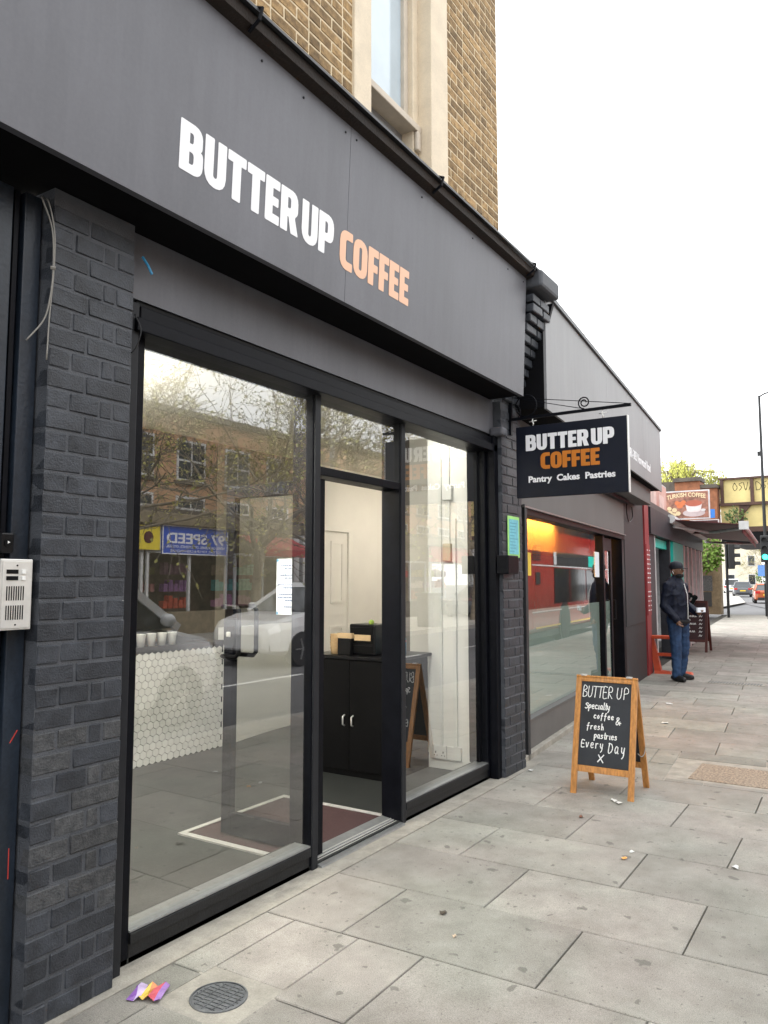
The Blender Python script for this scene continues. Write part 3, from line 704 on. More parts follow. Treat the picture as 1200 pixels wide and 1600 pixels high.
# on the cabinet
cs = E('cup_stack', (5.0,1.09,.925), 'short stack of brown kraft takeaway cups beside a black box', 'cups')
for k in range(6):
    MB().lathe([(.036,0),(.045,.05),(.047,.053),(.043,.053),(.034,.006)], n=16).build('cup', 'cup_kraft', cs, mtx=Matrix.Translation((5.0+random.uniform(-.002,.002),1.09,.925+.021*k)), smooth=True)
bx = E('organiser', (5.12,.84,.925), 'black desktop organiser with drawers and a kraft label card', 'organiser')
MB().box(5.0,5.22,.72,.96,.925,1.165).build('body', 'dark_plastic', bx, bevel=.012)
for k in range(3): MB().box(4.99,4.999,.735,.945,.945+.07*k,1.0+.07*k).build('drawer', 'black', bx, bevel=.003)
MB().box(4.982,4.989,.75,.90,1.04,1.085).build('label_card', 'cardboard', bx)
MB().ell((5.03,.77,1.18),(.03,.018,.022),10,6).build('leaf_sprig', mat('sprig',(.25,.35,.06),.7), bx, smooth=True)
st = E('sandwich_box', (5.03,1.0,.925), 'flat kraft cardboard box leaning on the black organiser', 'box')
MB().box(4.945,4.98,.90,1.04,1.055,1.095).build('lid', 'cardboard', st, bevel=.003); MB().box(4.945,4.98,.91,1.03,.925,1.054).build('body', 'dark_plastic', st)
sb = E('sanitiser_bottle', (5.2,.60,.925), 'clear pump bottle of hand sanitiser with blue label on cabinet', 'bottle')
MB().lathe([(.034,0),(.036,.01),(.036,.13),(.014,.155),(.014,.165)], c=(5.2,.60,.925), n=18).build('bottle', mat('gel',(.25,.5,.6),.1,.05), sb, smooth=True)
MB().lathe([(.0366,.02),(.0366,.10)], c=(5.2,.60,.925), n=18).build('label', mat('gel_label',(.06,.30,.55),.4,.3,20,col2=(.1,.45,.6)), sb, smooth=True)
MB().lathe([(.0368,.10),(.0368,.118)], c=(5.2,.60,.925), n=18).build('label_band', mat('gel_band',(.55,.12,.2),.4), sb, smooth=True)
MB().lathe([(.015,.165),(.015,.185),(.006,.187),(.006,.215)], c=(5.2,.60,.925), n=12).tube([(5.2,.60,1.14),(5.165,.60,1.142),(5.15,.60,1.13)],.006,8).build('pump', 'white_plastic', sb, smooth=True)
# trunking and sockets on the pier
tk = E('cable_trunking', (5.50,.34,FZ), 'white plastic cable trunking running up the white pier inside the window', 'trunking')
MB().box(5.480,5.503,.395,.42,.20,2.78).build('trunk', 'white_plastic', tk, bevel=.002)
MB().box(5.480,5.503,.265,.295,.20,2.0).build('trunk', 'white_plastic', tk, bevel=.002)
MB().box(5.485,5.503,.32,.345,1.70,2.78).build('trunk', 'white_plastic', tk, bevel=.002)
MB().box(5.462,5.503,.29,.375,2.15,2.27).build('junction_box', 'white_plastic', tk, bevel=.006)
MB().box(5.455,5.503,.30,.37,1.66,1.80).build('junction_box', 'cream', tk, bevel=.006)
cbx = MB().tube([(5.48,.33,2.6),(5.44,.26,2.56),(5.43,.18,2.57),(5.42,.13,2.58)],.008,6); cbx.build('loose_cable','white_plastic',tk,smooth=True)
sk = E('wall_socket', (5.49,.36,.15), 'white double wall socket with blank plate low on the pier', 'socket')
MB().box(5.482,5.503,.365,.495,.10,.205).build('plate', 'white_plastic', sk, bevel=.004)
MB().box(5.482,5.503,.235,.358,.10,.205).build('plate', 'white_plastic', sk, bevel=.004)
for y in (.39,.455):
    MB().box(5.4795,5.482,y-.004,y+.004,.145,.16).box(5.4795,5.482,y-.016,y-.008,.125,.131).box(5.4795,5.482,y+.008,y+.016,.125,.131).build('slot','dark_plastic',sk)
for y in (.375,.48): MB().box(5.479,5.482,y-.006,y+.006,.17,.19).build('switch','white_plastic',sk)
# paper notice taped to the outer face of the open door, read from its far side
nm = E('paper_notice', (3.43,.27,1.31), 'white paper notice taped to the glass of the open shop door', 'notice')
MB().box(3.4175,3.4185,.18,.362,1.308,1.628).build('sheet', 'paper', nm)
MB().box(3.4155,3.4165,.182,.360,1.310,1.626).build('sheet_back', 'paper', nm)
for k, (zz, ln) in enumerate(((1.585,.6),(1.567,.35),(1.53,.62),(1.513,.3),(1.475,.78),(1.458,.5),(1.42,.66),(1.402,.8),(1.386,.3),(1.35,.25))):
    tx = MB()
    xx = .271-.18*ln/2
    while xx < .271+.18*ln/2:
        wd = random.uniform(.006,.018); tx.box(3.4143,3.4154,xx,xx+wd,zz,zz+.008); xx += wd+.004
    tx.build('print_line','ink',nm)
for y in (.19,.352):
    for z in (1.318,1.618): MB().box(3.4142,3.4154,y-.008,y+.008,z-.007,z+.007).build('tape', mat('tape',(.1,.3,.5),.4) if 'tape' not in M else 'tape', nm)
# ================================================================== small things on the front
ic = E('intercom', (1.50,-.05,1.33), 'stainless steel door entry intercom panel with two call buttons', 'intercom')
MB().box(1.483,1.600,-.085,-.036,1.335,1.575).build('case', 'steel', ic, bevel=.003)
fx = 1.4575; fp = -.0862
MB().box(1.489,1.594,-.0885,-.0855,1.342,1.568).build('faceplate', 'steel', ic, bevel=.001)
for z in (1.525,1.503): MB().box(1.502,1.544,-.0905,-.0886,z,z+.014).build('name_window', 'black', ic); MB().box(1.556,1.570,-.093,-.0886,z,z+.014).build('button', 'white_plastic', ic, bevel=.001)
for z0 in (1.435,1.37):
    for k in range(8): MB().box(1.504+.0085*k,1.5075+.0085*k,-.0898,-.0886,z0,z0+.048).build('slot', 'black', ic)
for z in (1.553,1.353): MB().lathe([(.003,-.0905),(.003,-.0886)], n=8, axis='y', c=(1.54,0,z)).build('screw','black',ic)
db = E('doorbell', (1.50,-.05,1.61), 'black plastic doorbell push above the steel intercom', 'doorbell')
MB().box(1.495,1.542,-.062,-.036,1.595,1.665).build('case', 'dark_plastic', db, bevel=.006)
MB().lathe([(.013,-.066),(.013,-.0622)], n=16, axis='y', c=(1.5185,0,1.63)).build('push', 'black', db)
MB().lathe([(.0045,-.0668),(.006,-.0662)], n=3, axis='y', c=(1.5185,0,1.632)).build('bell_mark', 'white_plastic', db)
cbk = 'white_plastic'; M['cable_grey'] = mat('cable_grey', (.22,.21,.19), .5, .1)
c1 = E('loose_cable', (1.6,-.11,2.1), 'pair of loose grey cables hanging down beside the brick pillar', 'cable')
MB().tube(smooth_line([(1.60,-.05,2.90),(1.57,-.10,2.86),(1.598,-.12,2.76),(1.606,-.125,2.62),(1.60,-.12,2.5),(1.585,-.11,2.42),(1.53,-.10,2.335)]), .003, 6).build('cable', 'cable_grey', c1, smooth=True)
MB().tube(smooth_line([(1.605,-.05,2.90),(1.59,-.11,2.85),(1.606,-.125,2.74),(1.611,-.12,2.6),(1.605,-.115,2.45),(1.600,-.115,2.28)]), .003, 6).build('cable', 'cable_grey', c1, smooth=True)
MB().tube([(1.598,-.12,2.615),(1.612,-.13,2.615)], .007, 6).build('cable_tie', 'cable_grey', c1)
c2 = MB().tube(smooth_line([(1.98,-.11,2.56),(2.0,-.125,2.50),(1.985,-.12,2.43),(1.97,-.108,2.40)]), .003, 6); o = c2.build('cable_end', 'dark_plastic', smooth=True); tag(o, 'thin black cable end looping off the brick pillar edge', 'cable')
bt = MB().tube([(2.06,-.05,2.84),(2.075,-.07,2.80),(2.09,-.075,2.77)], .006, 6); o = bt.build('blue_tag', mat('blue_tag',(.05,.3,.55),.4)); tag(o, 'small blue plastic tag hanging under the fascia by the pillar', 'tag')
ps = E('poster', (5.76,-.11,1.7), 'small bright green edged blue poster on the dark brick pillar', 'poster')
MB().box(5.66,5.895,-.110,-.106,1.69,2.02).build('sheet', mat('poster_green',(.38,.75,.22),.6,.1,20), ps)
MB().box(5.685,5.87,-.1125,-.1102,1.715,1.995).build('print', mat('poster_blue',(.18,.52,.62),.6,.15,30), ps)
for k in range(10): MB().box(5.70,5.70+random.uniform(.08,.15),-.1135,-.1127,1.735+.025*k,1.742+.025*k).build('print_line', mat('pl',(.1,.35,.45),.6) if 'pl' not in M else 'pl', ps)
ab = E('alarm_box', (5.62,-.12,1.57), 'dark wall box with a small white keypad light on the brick pillar', 'box')
MB().box(5.50,5.70,-.18,-.08,1.555,1.70).build('case', 'frame', ab, bevel=.006)
MB().box(5.705,5.80,-.14,-.10,1.57,1.69).build('keypad', 'dark_plastic', ab, bevel=.004)
MB().box(5.725,5.765,-.144,-.141,1.60,1.67).build('display', 'paper', ab)
cl = MB().box(5.50,5.60,-.15,-.03,2.64,2.71); o = cl.build('conduit_box', 'fascia', bevel=.02); tag(o, 'small grey cover box where the header board meets the pillar', 'box')
# ================================================================== hanging sign
hs_ = E('hanging_sign', (5.75,-.1,2.1), 'navy hanging sign board with coffee lettering on a scrolled iron bracket', 'sign')
MB().box(5.735,5.765,-1.045,-.16,2.16,2.735).build('board', 'signboard', hs_, bevel=.003)
MB().box(5.7335,5.7665,-1.052,-1.0455,2.158,2.737).build('edge_strip', 'white_plastic', hs_)
for sgn in (1, -1):                          # both faces carry the lettering
    u = (0,-sgn,0); X = 5.75-sgn*.0155
    def F2(yl, z): return fr((X, yl, z), u, (0,0,1))
    def yl(a, wd): return a if sgn == 1 else -1.205-a+0   # mirrored start on the far face
    a0 = -.243 if sgn == 1 else -.948
    block_word('BUTTER UP', .705, .128, F2(a0, 2.534), 'letter_white', hs_, .002)
    a0 = -.365 if sgn == 1 else -.836
    block_word('COFFEE', .470, .130, F2(a0, 2.380), 'letter_orange', hs_, .002)
    a0 = -.262 if sgn == 1 else -.950
    me = fit_text('Pantry  Cakes  Pastries', .688, .068, .034, .002)
    put_text(me, 'letter_white', hs_, F2(a0, 2.263))
br = MB().bar((5.75,-.04,2.806),(5.75,-1.075,2.815),.02,.022); brk = br.build('bracket_bar', 'frame', hs_)
MB().box(5.735,5.765,-.12,-.06,2.68,2.99).build('back_plate', 'frame', hs_)
def spiral(c, r0, r1, a0, a1, n=26): return [(5.75, c[0]+(r0+(r1-r0)*i/n)*math.cos(a0+(a1-a0)*i/n), c[1]+(r0+(r1-r0)*i/n)*math.sin(a0+(a1-a0)*i/n)) for i in range(n+1)]
MB().tube(spiral((-.245,2.905), .09,.085,0,2*PI), .006, 6).build('scroll', 'frame', hs_, smooth=True)
MB().tube(spiral((-.72,2.875), .05,.015,-PI/2,3*PI), .0055, 6).build('scroll', 'frame', hs_, smooth=True)
MB().tube(spiral((-.13,2.86), .07,.05,PI*.6,2*PI*.95,14), .005, 6).build('scroll', 'frame', hs_, smooth=True)
MB().tube([(5.75,-.12,2.99),(5.75,-1.06,2.825)], .003, 5).build('stay_wire', 'frame', hs_)
MB().tube([(5.75,-.12,2.99),(5.75,-.70,2.83)], .003, 5).build('stay_wire', 'frame', hs_)
for y in (-.30,-.86): MB().tube([(5.75,y,2.80),(5.75,y+.006,2.775),(5.75,y-.004,2.755),(5.75,y,2.735)], .005, 6).tube([(5.75,y-.03,2.778),(5.75,y+.03,2.772)],.004,5).build('hook', 'steel', hs_, smooth=True)
# ================================================================== chalkboard A-board
ab = E('chalkboard_sign', (5.67,-.87,0), 'wooden framed chalkboard A-board with white handwriting on the pavement', 'sign')
def leaf(xb, xt, name_sfx, front):
    # plane through feet xb (z=0) to top xt (z=.81); local u along -Y, v up the slope
    v = Vector((xt-xb,0,.81)); Lh = v.length; F = fr((xb,-.645,0),(0,-1,0),v) if front else fr((xb,-1.09,0),(0,1,0),v)
    Wd = .445
    def bx(nm, a,b,c,d,z0,z1,m): MB().box(a,b,c,d,z0,z1).build(nm, m, ab, mtx=F, bevel=.003)
    bx('leg',0,.042,0,Lh,-.022,0,'wood'); bx('leg',Wd-.042,Wd,0,Lh,-.022,0,'wood')
    bx('rail',.042,Wd-.042,Lh-.045,Lh-.001,-.021,-.001,'wood'); bx('rail',.042,Wd-.042,.155,.20,-.021,-.001,'wood')
    bx('board',.040,Wd-.040,.20,Lh-.045,-.016,-.008,'chalkboard')
    return F, Lh
Ff, Lh = leaf(5.452,5.655,'',True); leaf(5.905,5.668,'',False)
MB().tube(smooth_line([(5.58,-1.095,.30),(5.66,-1.098,.265),(5.74,-1.098,.27),(5.80,-1.095,.31)]), .0035, 6).build('stay_cord', 'cable_grey', ab, smooth=True)
for y in (-.70,-1.03): MB().box(5.645,5.675,y-.02,y+.02,.806,.815).build('hinge', 'steel', ab)
ST = {  # single stroke handwriting, x 0..1, y 0..1 is x-height or cap height
 'B': [[(.05,0),(.05,1),(.45,.95),(.5,.75),(.1,.55),(.55,.42),(.6,.15),(.35,.02),(.05,0)]], 'U': [[(.05,1),(.05,.25),(.25,0),(.5,.1),(.6,.4),(.6,1)]],
 'T': [[(0,1),(.7,1)],[(.35,1),(.33,0)]], 'E': [[(.55,1),(.05,1),(.05,0),(.6,0)],[(.05,.52),(.45,.52)]], 'R': [[(.05,0),(.05,1),(.5,.95),(.5,.6),(.08,.5),(.6,0)]],
 'P': [[(.05,0),(.05,1),(.5,.95),(.55,.6),(.08,.48)]], 'S': [[(.6,.95),(.3,1.05),(.1,.8),(.5,.5),(.5,.15),(.2,0),(0,.1)]],
 'p': [[(.05,.7),(.1,-.5)],[(.07,.45),(.3,.75),(.5,.5),(.3,.1),(.08,.15)]], 'e': [[(.05,.4),(.45,.45),(.35,.75),(.1,.65),(.05,.25),(.25,0),(.5,.1)]],
 'c': [[(.45,.65),(.2,.75),(.03,.4),(.15,.05),(.5,.08)]], 'i': [[(.1,.7),(.1,.05),(.2,0)]], 'a': [[(.45,.65),(.2,.75),(.03,.35),(.2,0),(.42,.3),(.45,.7),(.45,.15),(.55,0)]],
 'l': [[(.1,1.3),(.08,.1),(.2,0)]], 't': [[(.15,1.2),(.15,.1),(.3,0)],[(0,.75),(.4,.78)]], 'y': [[(.03,.7),(.1,.2),(.35,.15),(.45,.7)],[(.45,.7),(.4,-.2),(.2,-.5)]],
 'o': [[(.25,.72),(.03,.4),(.2,0),(.45,.3),(.25,.72)]], 'f': [[(.45,1.25),(.25,1.2),(.2,.6),(.15,-.4)],[(0,.65),(.42,.68)]], 'r': [[(.07,.7),(.1,0)],[(.1,.4),(.25,.7),(.45,.68)]],
 's': [[(.4,.65),(.15,.72),(.1,.5),(.38,.3),(.3,.03),(.02,.05)]], 'h': [[(.05,1.25),(.07,0)],[(.07,.4),(.3,.7),(.42,.4),(.45,0)]], 'v': [[(.0,.7),(.22,0),(.45,.72)]],
 'D': [[(.08,1.05),(.05,0),(.45,.1),(.6,.55),(.4,.95),(.0,1.0)]], '&': [[(.6,0),(.1,.8),(.3,1),(.42,.8),(.05,.3),(.2,0),(.6,.45)],[(.45,.2),(.75,.25)]], 'X': [[(0,.95),(.75,.0)],[(.75,1),(.0,.05)]],
 '3': [[(.05,.9),(.3,1),(.45,.75),(.2,.5),(.5,.3),(.3,0),(0,.1)]]}
def chalk(txt, u, v, h, adv, rot=0, w=.0064, xs=.95, parent=ab, F=None, mt='chalk', slope=0):
    x = u
    for i, ch in enumerate(txt):
        if ch == ' ': x += adv*.8; continue
        mb = MB()
        for s in ST[ch]: ribbon(mb, [(x+p[0]*h*xs+p[1]*h*.08, v+slope*i+p[1]*h) for p in s], w, .0)
        mb.build('letter', mt, parent, mtx=F)
        x += adv*(.55 if ch in 'itlI' else 1)
FC = Ff @ Matrix.Translation((0,0,-.0068))
chalk('BUTTER', .052, .680, .078, .037, w=.005, xs=.62, F=FC); chalk('UP', .298, .680, .078, .05, w=.005, xs=.66, F=FC)
chalk('Specialty', .075, .598, .036, .024, F=FC); chalk('coffee', .142, .532, .031, .025, F=FC); chalk('&', .30, .500, .05, .03, F=FC)
chalk('fresh', .095, .455, .033, .026, F=FC); chalk('pastries', .150, .395, .034, .024, F=FC)
chalk('Every', .060, .325, .047, .034, xs=.8, F=FC); chalk('Day', .255, .305, .062, .045, xs=.75, F=FC); chalk('X', .185, .232, .052, .05, w=.007, F=FC)
# ================================================================== litter
def litter(name, x, y, size, col, lab, cat='litter', z=.003, var=.3):
    rr = random.Random(int(x*1000)); n = 7; mb = MB()
    vs = [(0,0,rr.uniform(.004,.012))]+[(size*(.6+.5*rr.random())*math.cos(2*PI*k/n), size*(.45+.4*rr.random())*math.sin(2*PI*k/n), rr.uniform(.001,.012)) for k in range(n)]
    vs2 = [(p[0],p[1],p[2]-.0012) for p in vs]
    mb.add(vs+vs2, [(0,k+1,(k+1)%n+1) for k in range(n)]+[(n+1,n+2+(k+1)%n,n+2+k) for k in range(n)]+[(k+1,n+2+k,n+2+(k+1)%n,(k+1)%n+1) for k in range(n)])
    o = mb.build(name, mat('litter_'+name, col, .55, var, 60), mtx=Matrix.Translation((x,y,z)) @ Matrix.Rotation(x*7, 4, 'Z')); tag(o, lab, cat)
pk = E('sweet_wrapper', (2.02,-.245,0), 'crumpled purple yellow and red sweet wrapper by the brick pillar', 'litter')
cols = [(.26,.12,.42),(.45,.36,.55),(.60,.44,.05),(.55,.19,.05),(.48,.07,.10),(.27,.14,.40)]
n = len(cols); rr = random.Random(4)
H_ = [[.002+.022*rr.random()**1.5 for j in range(4)] for i in range(n+1)]; J_ = [[(rr.gauss(0,.004),rr.gauss(0,.006)) for j in range(4)] for i in range(n+1)]
wm = Matrix.Translation((2.02,-.245,.002)) @ Matrix.Rotation(R_(-62), 4, 'Z')
for i, c in enumerate(cols):
    mb = MB()
    for j in range(3):
        q = [((i+a)*.020-.06+J_[i+a][j+b_][0], (j+b_)*.032-.048+.006*math.sin(3*(i+a))+J_[i+a][j+b_][1], H_[i+a][j+b_]) for a, b_ in ((0,0),(1,0),(1,1),(0,1))]
        mb.hexa([(p[0],p[1],p[2]-.0015) for p in q], q)
    mb.build('strip', mat('wrapper%d' % i, c, .25, .2, 40, spec=.7), pk, mtx=wm)
litter('paper_scrap', 5.41, -.97, .035, (.75,.73,.68), 'torn white paper scrap at the front foot of the A-board')
litter('tissue_scrap', 5.36, -1.02, .028, (.72,.70,.66), 'small crumpled tissue beside the A-board front foot')
litter('orange_scrap', 4.33, -1.33, .022, (.75,.36,.10), 'orange scrap of packaging on a paving slab')
litter('white_scrap', 4.46, -1.34, .018, (.72,.72,.70), 'tiny white scrap next to the orange packaging scrap')
litter('paper_flake', 4.52, -1.86, .026, (.70,.70,.70), 'lone white paper flake out on the paving slabs')
litter('brown_leaf', 4.93, -.90, .022, (.16,.06,.04), 'dark red brown dead leaf on the slabs before the A-board')
litter('dry_leaf', 3.20, -.83, .026, (.07,.055,.04), 'dark dry leaf lying on a slab in front of the doorway')
litter('cigarette_end', 3.02, -.98, .014, (.55,.42,.30), 'pale cigarette end lying near the dark dry leaf')
litter('pale_chip', 5.9, -.17, .03, (.72,.71,.68), 'pale chip of paper at the foot of the pillar below the hanging sign')
litter('receipt', 8.6, -.6, .05, (.74,.73,.70), 'white receipt lying on the pavement beyond the A-board')
litter('crisp_scrap', 9.95, -.35, .07, (.6,.6,.6), 'flat white wrapper lying on the pavement near the standing man')
# ================================================================== neighbouring shop (street bends 5 degrees here)
NB = Matrix.Translation((6,0,0)) @ Matrix.Rotation(R_(5), 4, 'Z')
def nb(s, t, z=0): return tuple(NB @ Vector((s,t,z)))
nbr = E('grey_shop', nb(3.3,.8), 'single storey grey fronted shop with half frosted window and plain deep fascia', 'building')
def npart(name, m, mb, parent=nbr, **k): return mb.build(name, m, parent, mtx=NB, **k)
M['film'] = mat('film', (.50,.62,.57), .7, .06, 2)
M['panel_char'] = mat('panel_char', (.026,.027,.030), .55, .35, 4, .1, 50, streak=(1,1,.35), fine=.15)
M['nb_header'] = mat('nb_header', (.135,.133,.13), .6, .12, 3, .05, 40, streak=(1,1,.3))
M['nb_riser'] = mat('nb_riser', (.125,.12,.115), .6, .15, 6, .1, 60)
M['nb_inside'] = mat('nb_inside', (.16,.14,.12), .7, .2)
M['nb_warm'] = mat('nb_warm', (.75,.5,.22), .6, .1)
npart('shutter_guide', 'panel_char', MB().box(.205,.275,-.05,.02,0,2.16), bevel=.004)
npart('stall_riser', 'nb_riser', MB().box(.275,3.66,.0,.12,.05,.295))
npart('sill', 'nb_header', MB().box(.275,3.66,-.012,.06,.295,.308))
npart('base_kerb', 'concrete_strip', MB().box(.0,4.9,-.05,.10,-.02,.05), bevel=.006)
npart('pane', 'glass', MB().add([(.27,.05,.30),(3.64,.05,.30),(3.64,.05,2.08),(.27,.05,2.08)], [(0,1,2,3)]))
npart('frosted_film', 'film', MB().box(.40,3.60,.058,.061,.31,1.24))
npart('mullion', 'frame', MB().box(3.64,3.72,.0,.12,0.05,2.08), bevel=.004)
npart('jamb', 'frame', MB().box(4.38,4.43,.05,.14,0,2.08), bevel=.004)
npart('jamb', 'frame', MB().box(4.80,4.95,-.02,.14,0,2.16), bevel=.004)
npart('jamb', 'panel_char', MB().box(-.0,.205,.0,.12,0,2.9))
npart('shutter_head', 'frame', MB().box(.2,4.95,-.03,.10,2.08,2.15), bevel=.004)
npart('shutter_lip', 'metal_sill', MB().box(.2,4.95,-.055,-.03,2.135,2.15))
npart('header_board', 'nb_header', MB().box(.0,5.0,-.02,.08,2.152,2.60))
npart('header_ledge', 'frame', MB().box(.0,5.05,-.09,.0,2.60,2.64))
npart('header_board', 'nb_header', MB().box(.0,5.05,-.015,.08,2.64,2.91))
dn = npart('door', 'frame', MB().box(3.74,3.82,.04,.09,.03,2.06))
MB().box(4.28,4.36,.04,.09,.03,2.06).build('stile', 'frame', dn, mtx=NB)
MB().box(3.82,4.28,.04,.09,.03,.2).build('rail', 'frame', dn, mtx=NB)
MB().box(3.82,4.28,.04,.09,1.9,2.06).build('rail', 'frame', dn, mtx=NB)
MB().add([(3.82,.055,.2),(4.28,.055,.2),(4.28,.055,1.9),(3.82,.055,1.9)],[(0,1,2,3)]).build('pane', 'glass', dn, mtx=NB)
MB().box(3.82,4.28,.062,.065,.2,1.24).build('frosted_film', 'film', dn, mtx=NB)
MB().tube([(4.32,.03,1.25),(4.32,-.005,1.25),(4.32,-.005,1.0),(4.32,.03,1.0)],.010,8).build('handle','dark_plastic',dn,mtx=NB)
cp = npart('cladding_panel', 'panel_char', MB().box(4.95,6.72,-.01,.14,0,2.91))
MB().box(5.0,6.62,-.022,-.011,.86,2.35).build('panel', 'panel_char', cp, mtx=NB, bevel=.003)
MB().tube(smooth_line([(5.2,-.03,2.62),(5.15,-.04,2.45),(5.35,-.035,2.36),(5.6,-.04,2.45),(5.62,-.03,2.60)]), .008, 6).build('loose_cable', 'dark_plastic', cp, mtx=NB, smooth=True)
nf = npart('fascia', 'soffit', MB().box(-.12,6.46,-.33,.10,2.915,3.84))
for a, b in ((-.12,2.32),(2.323,4.76),(4.763,6.47)): MB().box(a,b,-.352,-.331,2.90,3.86).build('panel', 'fascia2', nf, mtx=NB)
MB().box(-.14,6.5,-.375,.10,3.862,3.90).build('coping', 'lead', nf, mtx=NB)
me = fit_text('381-383 Norwood Road', 1.72, .125, .012, .003)
put_text(me, 'letter_white', nf, NB @ fr((3.62,-.3535,3.06),(1,0,0),(0,0,1)))
sb_ = npart('shutter_box', 'nb_header', MB().box(4.0,6.05,-.24,-.02,2.66,2.90), bevel=.006)
npart('roof', 'lead', MB().box(-.05,6.6,.10,3.3,3.55,3.62))
npart('side_wall', 'panel_char', MB().box(6.60,6.74,.14,3.3,0,3.6))
# interior
npart('floor', 'int_floor', MB().box(.0,6.6,.12,1.0,-.03,.03))
npart('inner_wall', 'nb_inside', MB().box(.0,6.6,.95,1.02,.03,2.9))
npart('inner_wall', 'int_wall', MB().box(.0,.12,.12,.95,.03,2.9))
npart('bulkhead', 'nb_warm', MB().box(.12,5.6,.60,.95,1.86,2.30))
npart('ceiling', 'nb_warm', MB().box(.0,6.6,.12,.98,2.30,2.36))
wl = E('strip_light', nb(1.6,.5,2.26), 'warm orange strip light on the ceiling behind the frosted window', 'light')
M['warm_glow'] = mat('warm_glow', (.8,.5,.2), .5, 0, emit=(1,.50,.12), estr=15)
MB().box(.5,3.6,.42,.56,2.24,2.298).build('housing', 'white_plastic', wl, mtx=NB); MB().box(.55,3.55,.44,.54,2.225,2.239).build('tube', 'warm_glow', wl, mtx=NB)
# small notices in that window
o = MB().box(3.35,3.60,.044,.046,1.55,1.86).build('window_notice', 'paper', mtx=NB); tag(o, 'white paper notice stuck inside the half frosted window', 'notice')
o = MB().box(.52,.68,.044,.046,1.55,1.76).build('yellow_notice', mat('yellow_notice',(.7,.5,.05),.6), mtx=NB); tag(o, 'small yellow notice stuck on the half frosted window', 'notice')
# weeds on the roof edge
def weed(s, h, lab, seed):
    rr = random.Random(seed); t = E('roof_weed', nb(s,-.2,3.90), lab, 'plant', 'weeds on the flat roof'); mb = MB(); lf = MB()
    pts = [Vector((0,0,0))]
    for k in range(7): pts.append(pts[-1]+Vector((h*.11*rr.uniform(.2,1.4),rr.uniform(-.02,.02),h/7)))
    mb.tube(pts, [.004*(1-k/9) for k in range(8)], 4)
    for k in range(2, 8):
        for q in range(3):
            c = pts[k]; a = rr.uniform(0,6.3); d = Vector((math.cos(a),math.sin(a),rr.uniform(-.2,.6)))*h*.09
            mb.tube([c, c+d], .0018, 3); e = c+d; lf.hexa([e+Vector((-.008,0,-.001)),e+Vector((0,-.005,-.001)),e+Vector((.012,0,-.001)),e+Vector((0,.005,-.001))],[e+Vector((-.008,0,.001)),e+Vector((0,-.005,.001)),e+Vector((.012,0,.001)),e+Vector((0,.005,.001))])
    w = Matrix.Translation(nb(s,-.2,3.9))
    mb.build('stem', 'wood_dark', t, mtx=w); lf.build('leaves', mat('weed_leaf',(.10,.10,.04),.8) if 'weed_leaf' not in M else 'weed_leaf', t, mtx=w)
weed(.22,.22,'short wiry weed on the grey shop roof beside the brick corbel',1)
weed(.85,.38,'tall leaning weed growing on the grey shop roof edge',2)
weed(1.75,.26,'thin weed growing above the middle panel of the grey fascia',3)
weed(4.9,.14,'tiny weed on the grey shop roof above the street address',5)

# ================================================================== snack bar next along
M['maroon'] = mat('maroon', (.07,.006,.010), .6, .2, 4)
M['red_paint'] = mat('red_paint', (.27,.028,.032), .5, .2, 5, fine=.1)
M['teal'] = mat('teal', (.015,.52,.43), .5, .12)
M['kb_black'] = mat('kb_black', (.018,.018,.024), .5, .4, 6, fine=.2)
M['kb_white'] = mat('kb_white', (.55,.55,.55), .6, .15, 6)
kb_ = E('snack_bar', nb(10.5,1,0), 'low black fronted snack bar with teal door panel and red trim', 'building')
def kpart(name, m, mb, parent=kb_, **k): return mb.build(name, m, parent, mtx=NB, **k)
rp = kpart('red_pilaster', 'red_paint', MB().box(6.76,7.18,-.03,.2,0,2.75))
MB().box(6.80,7.15,-.042,-.031,.95,2.1).build('price_board', 'red_paint', rp, mtx=NB)
for k in range(14):
    z = 1.02+.075*k
    for a, b in ((6.86,6.86+random.uniform(.12,.2)),(7.10,7.19)):
        if k == 5: continue
        MB().box(a-.03,b-.04,-.046,-.0425,z,z+.018).build('price_line', 'letter_white', rp, mtx=NB)
kpart('front_wall', 'kb_black', MB().box(7.18,7.95,.0,.2,0,2.75))
kpart('front_header', 'kb_black', MB().box(7.30,16.5,-.05,.25,2.30,2.75))
kpart('door_frame', 'kb_white', MB().box(7.95,8.02,-.01,.12,0,2.3))
kpart('doorway', 'black', MB().box(8.02,9.9,.6,.7,0,2.3))
kpart('transom', 'teal', MB().box(8.02,9.9,.05,.12,2.12,2.28))
kpart('door_frame', 'kb_black', MB().box(9.9,10.0,-.01,.2,0,2.3))
kpart('teal_panel', 'teal', MB().box(10.35,12.1,-.02,.2,1.05,2.42))
kpart('lower_panel', 'kb_black', MB().box(10.0,12.1,.0,.2,0,1.05))
for s in (12.15,12.9,13.7,14.6,15.6):
    kpart('white_post', 'kb_white', MB().box(s,s+.22,-.03,.15,0,2.35), bevel=.01)
    kpart('window_glass', 'glass_far', MB().box(s+.24,s+.75,.05,.08,.5,2.3))
kpart('roof', 'lead', MB().box(6.76,16.6,-.02,5,2.76,2.86))
kpart('end_wall', 'kb_white', MB().box(16.5,16.7,0,5,0,2.75))
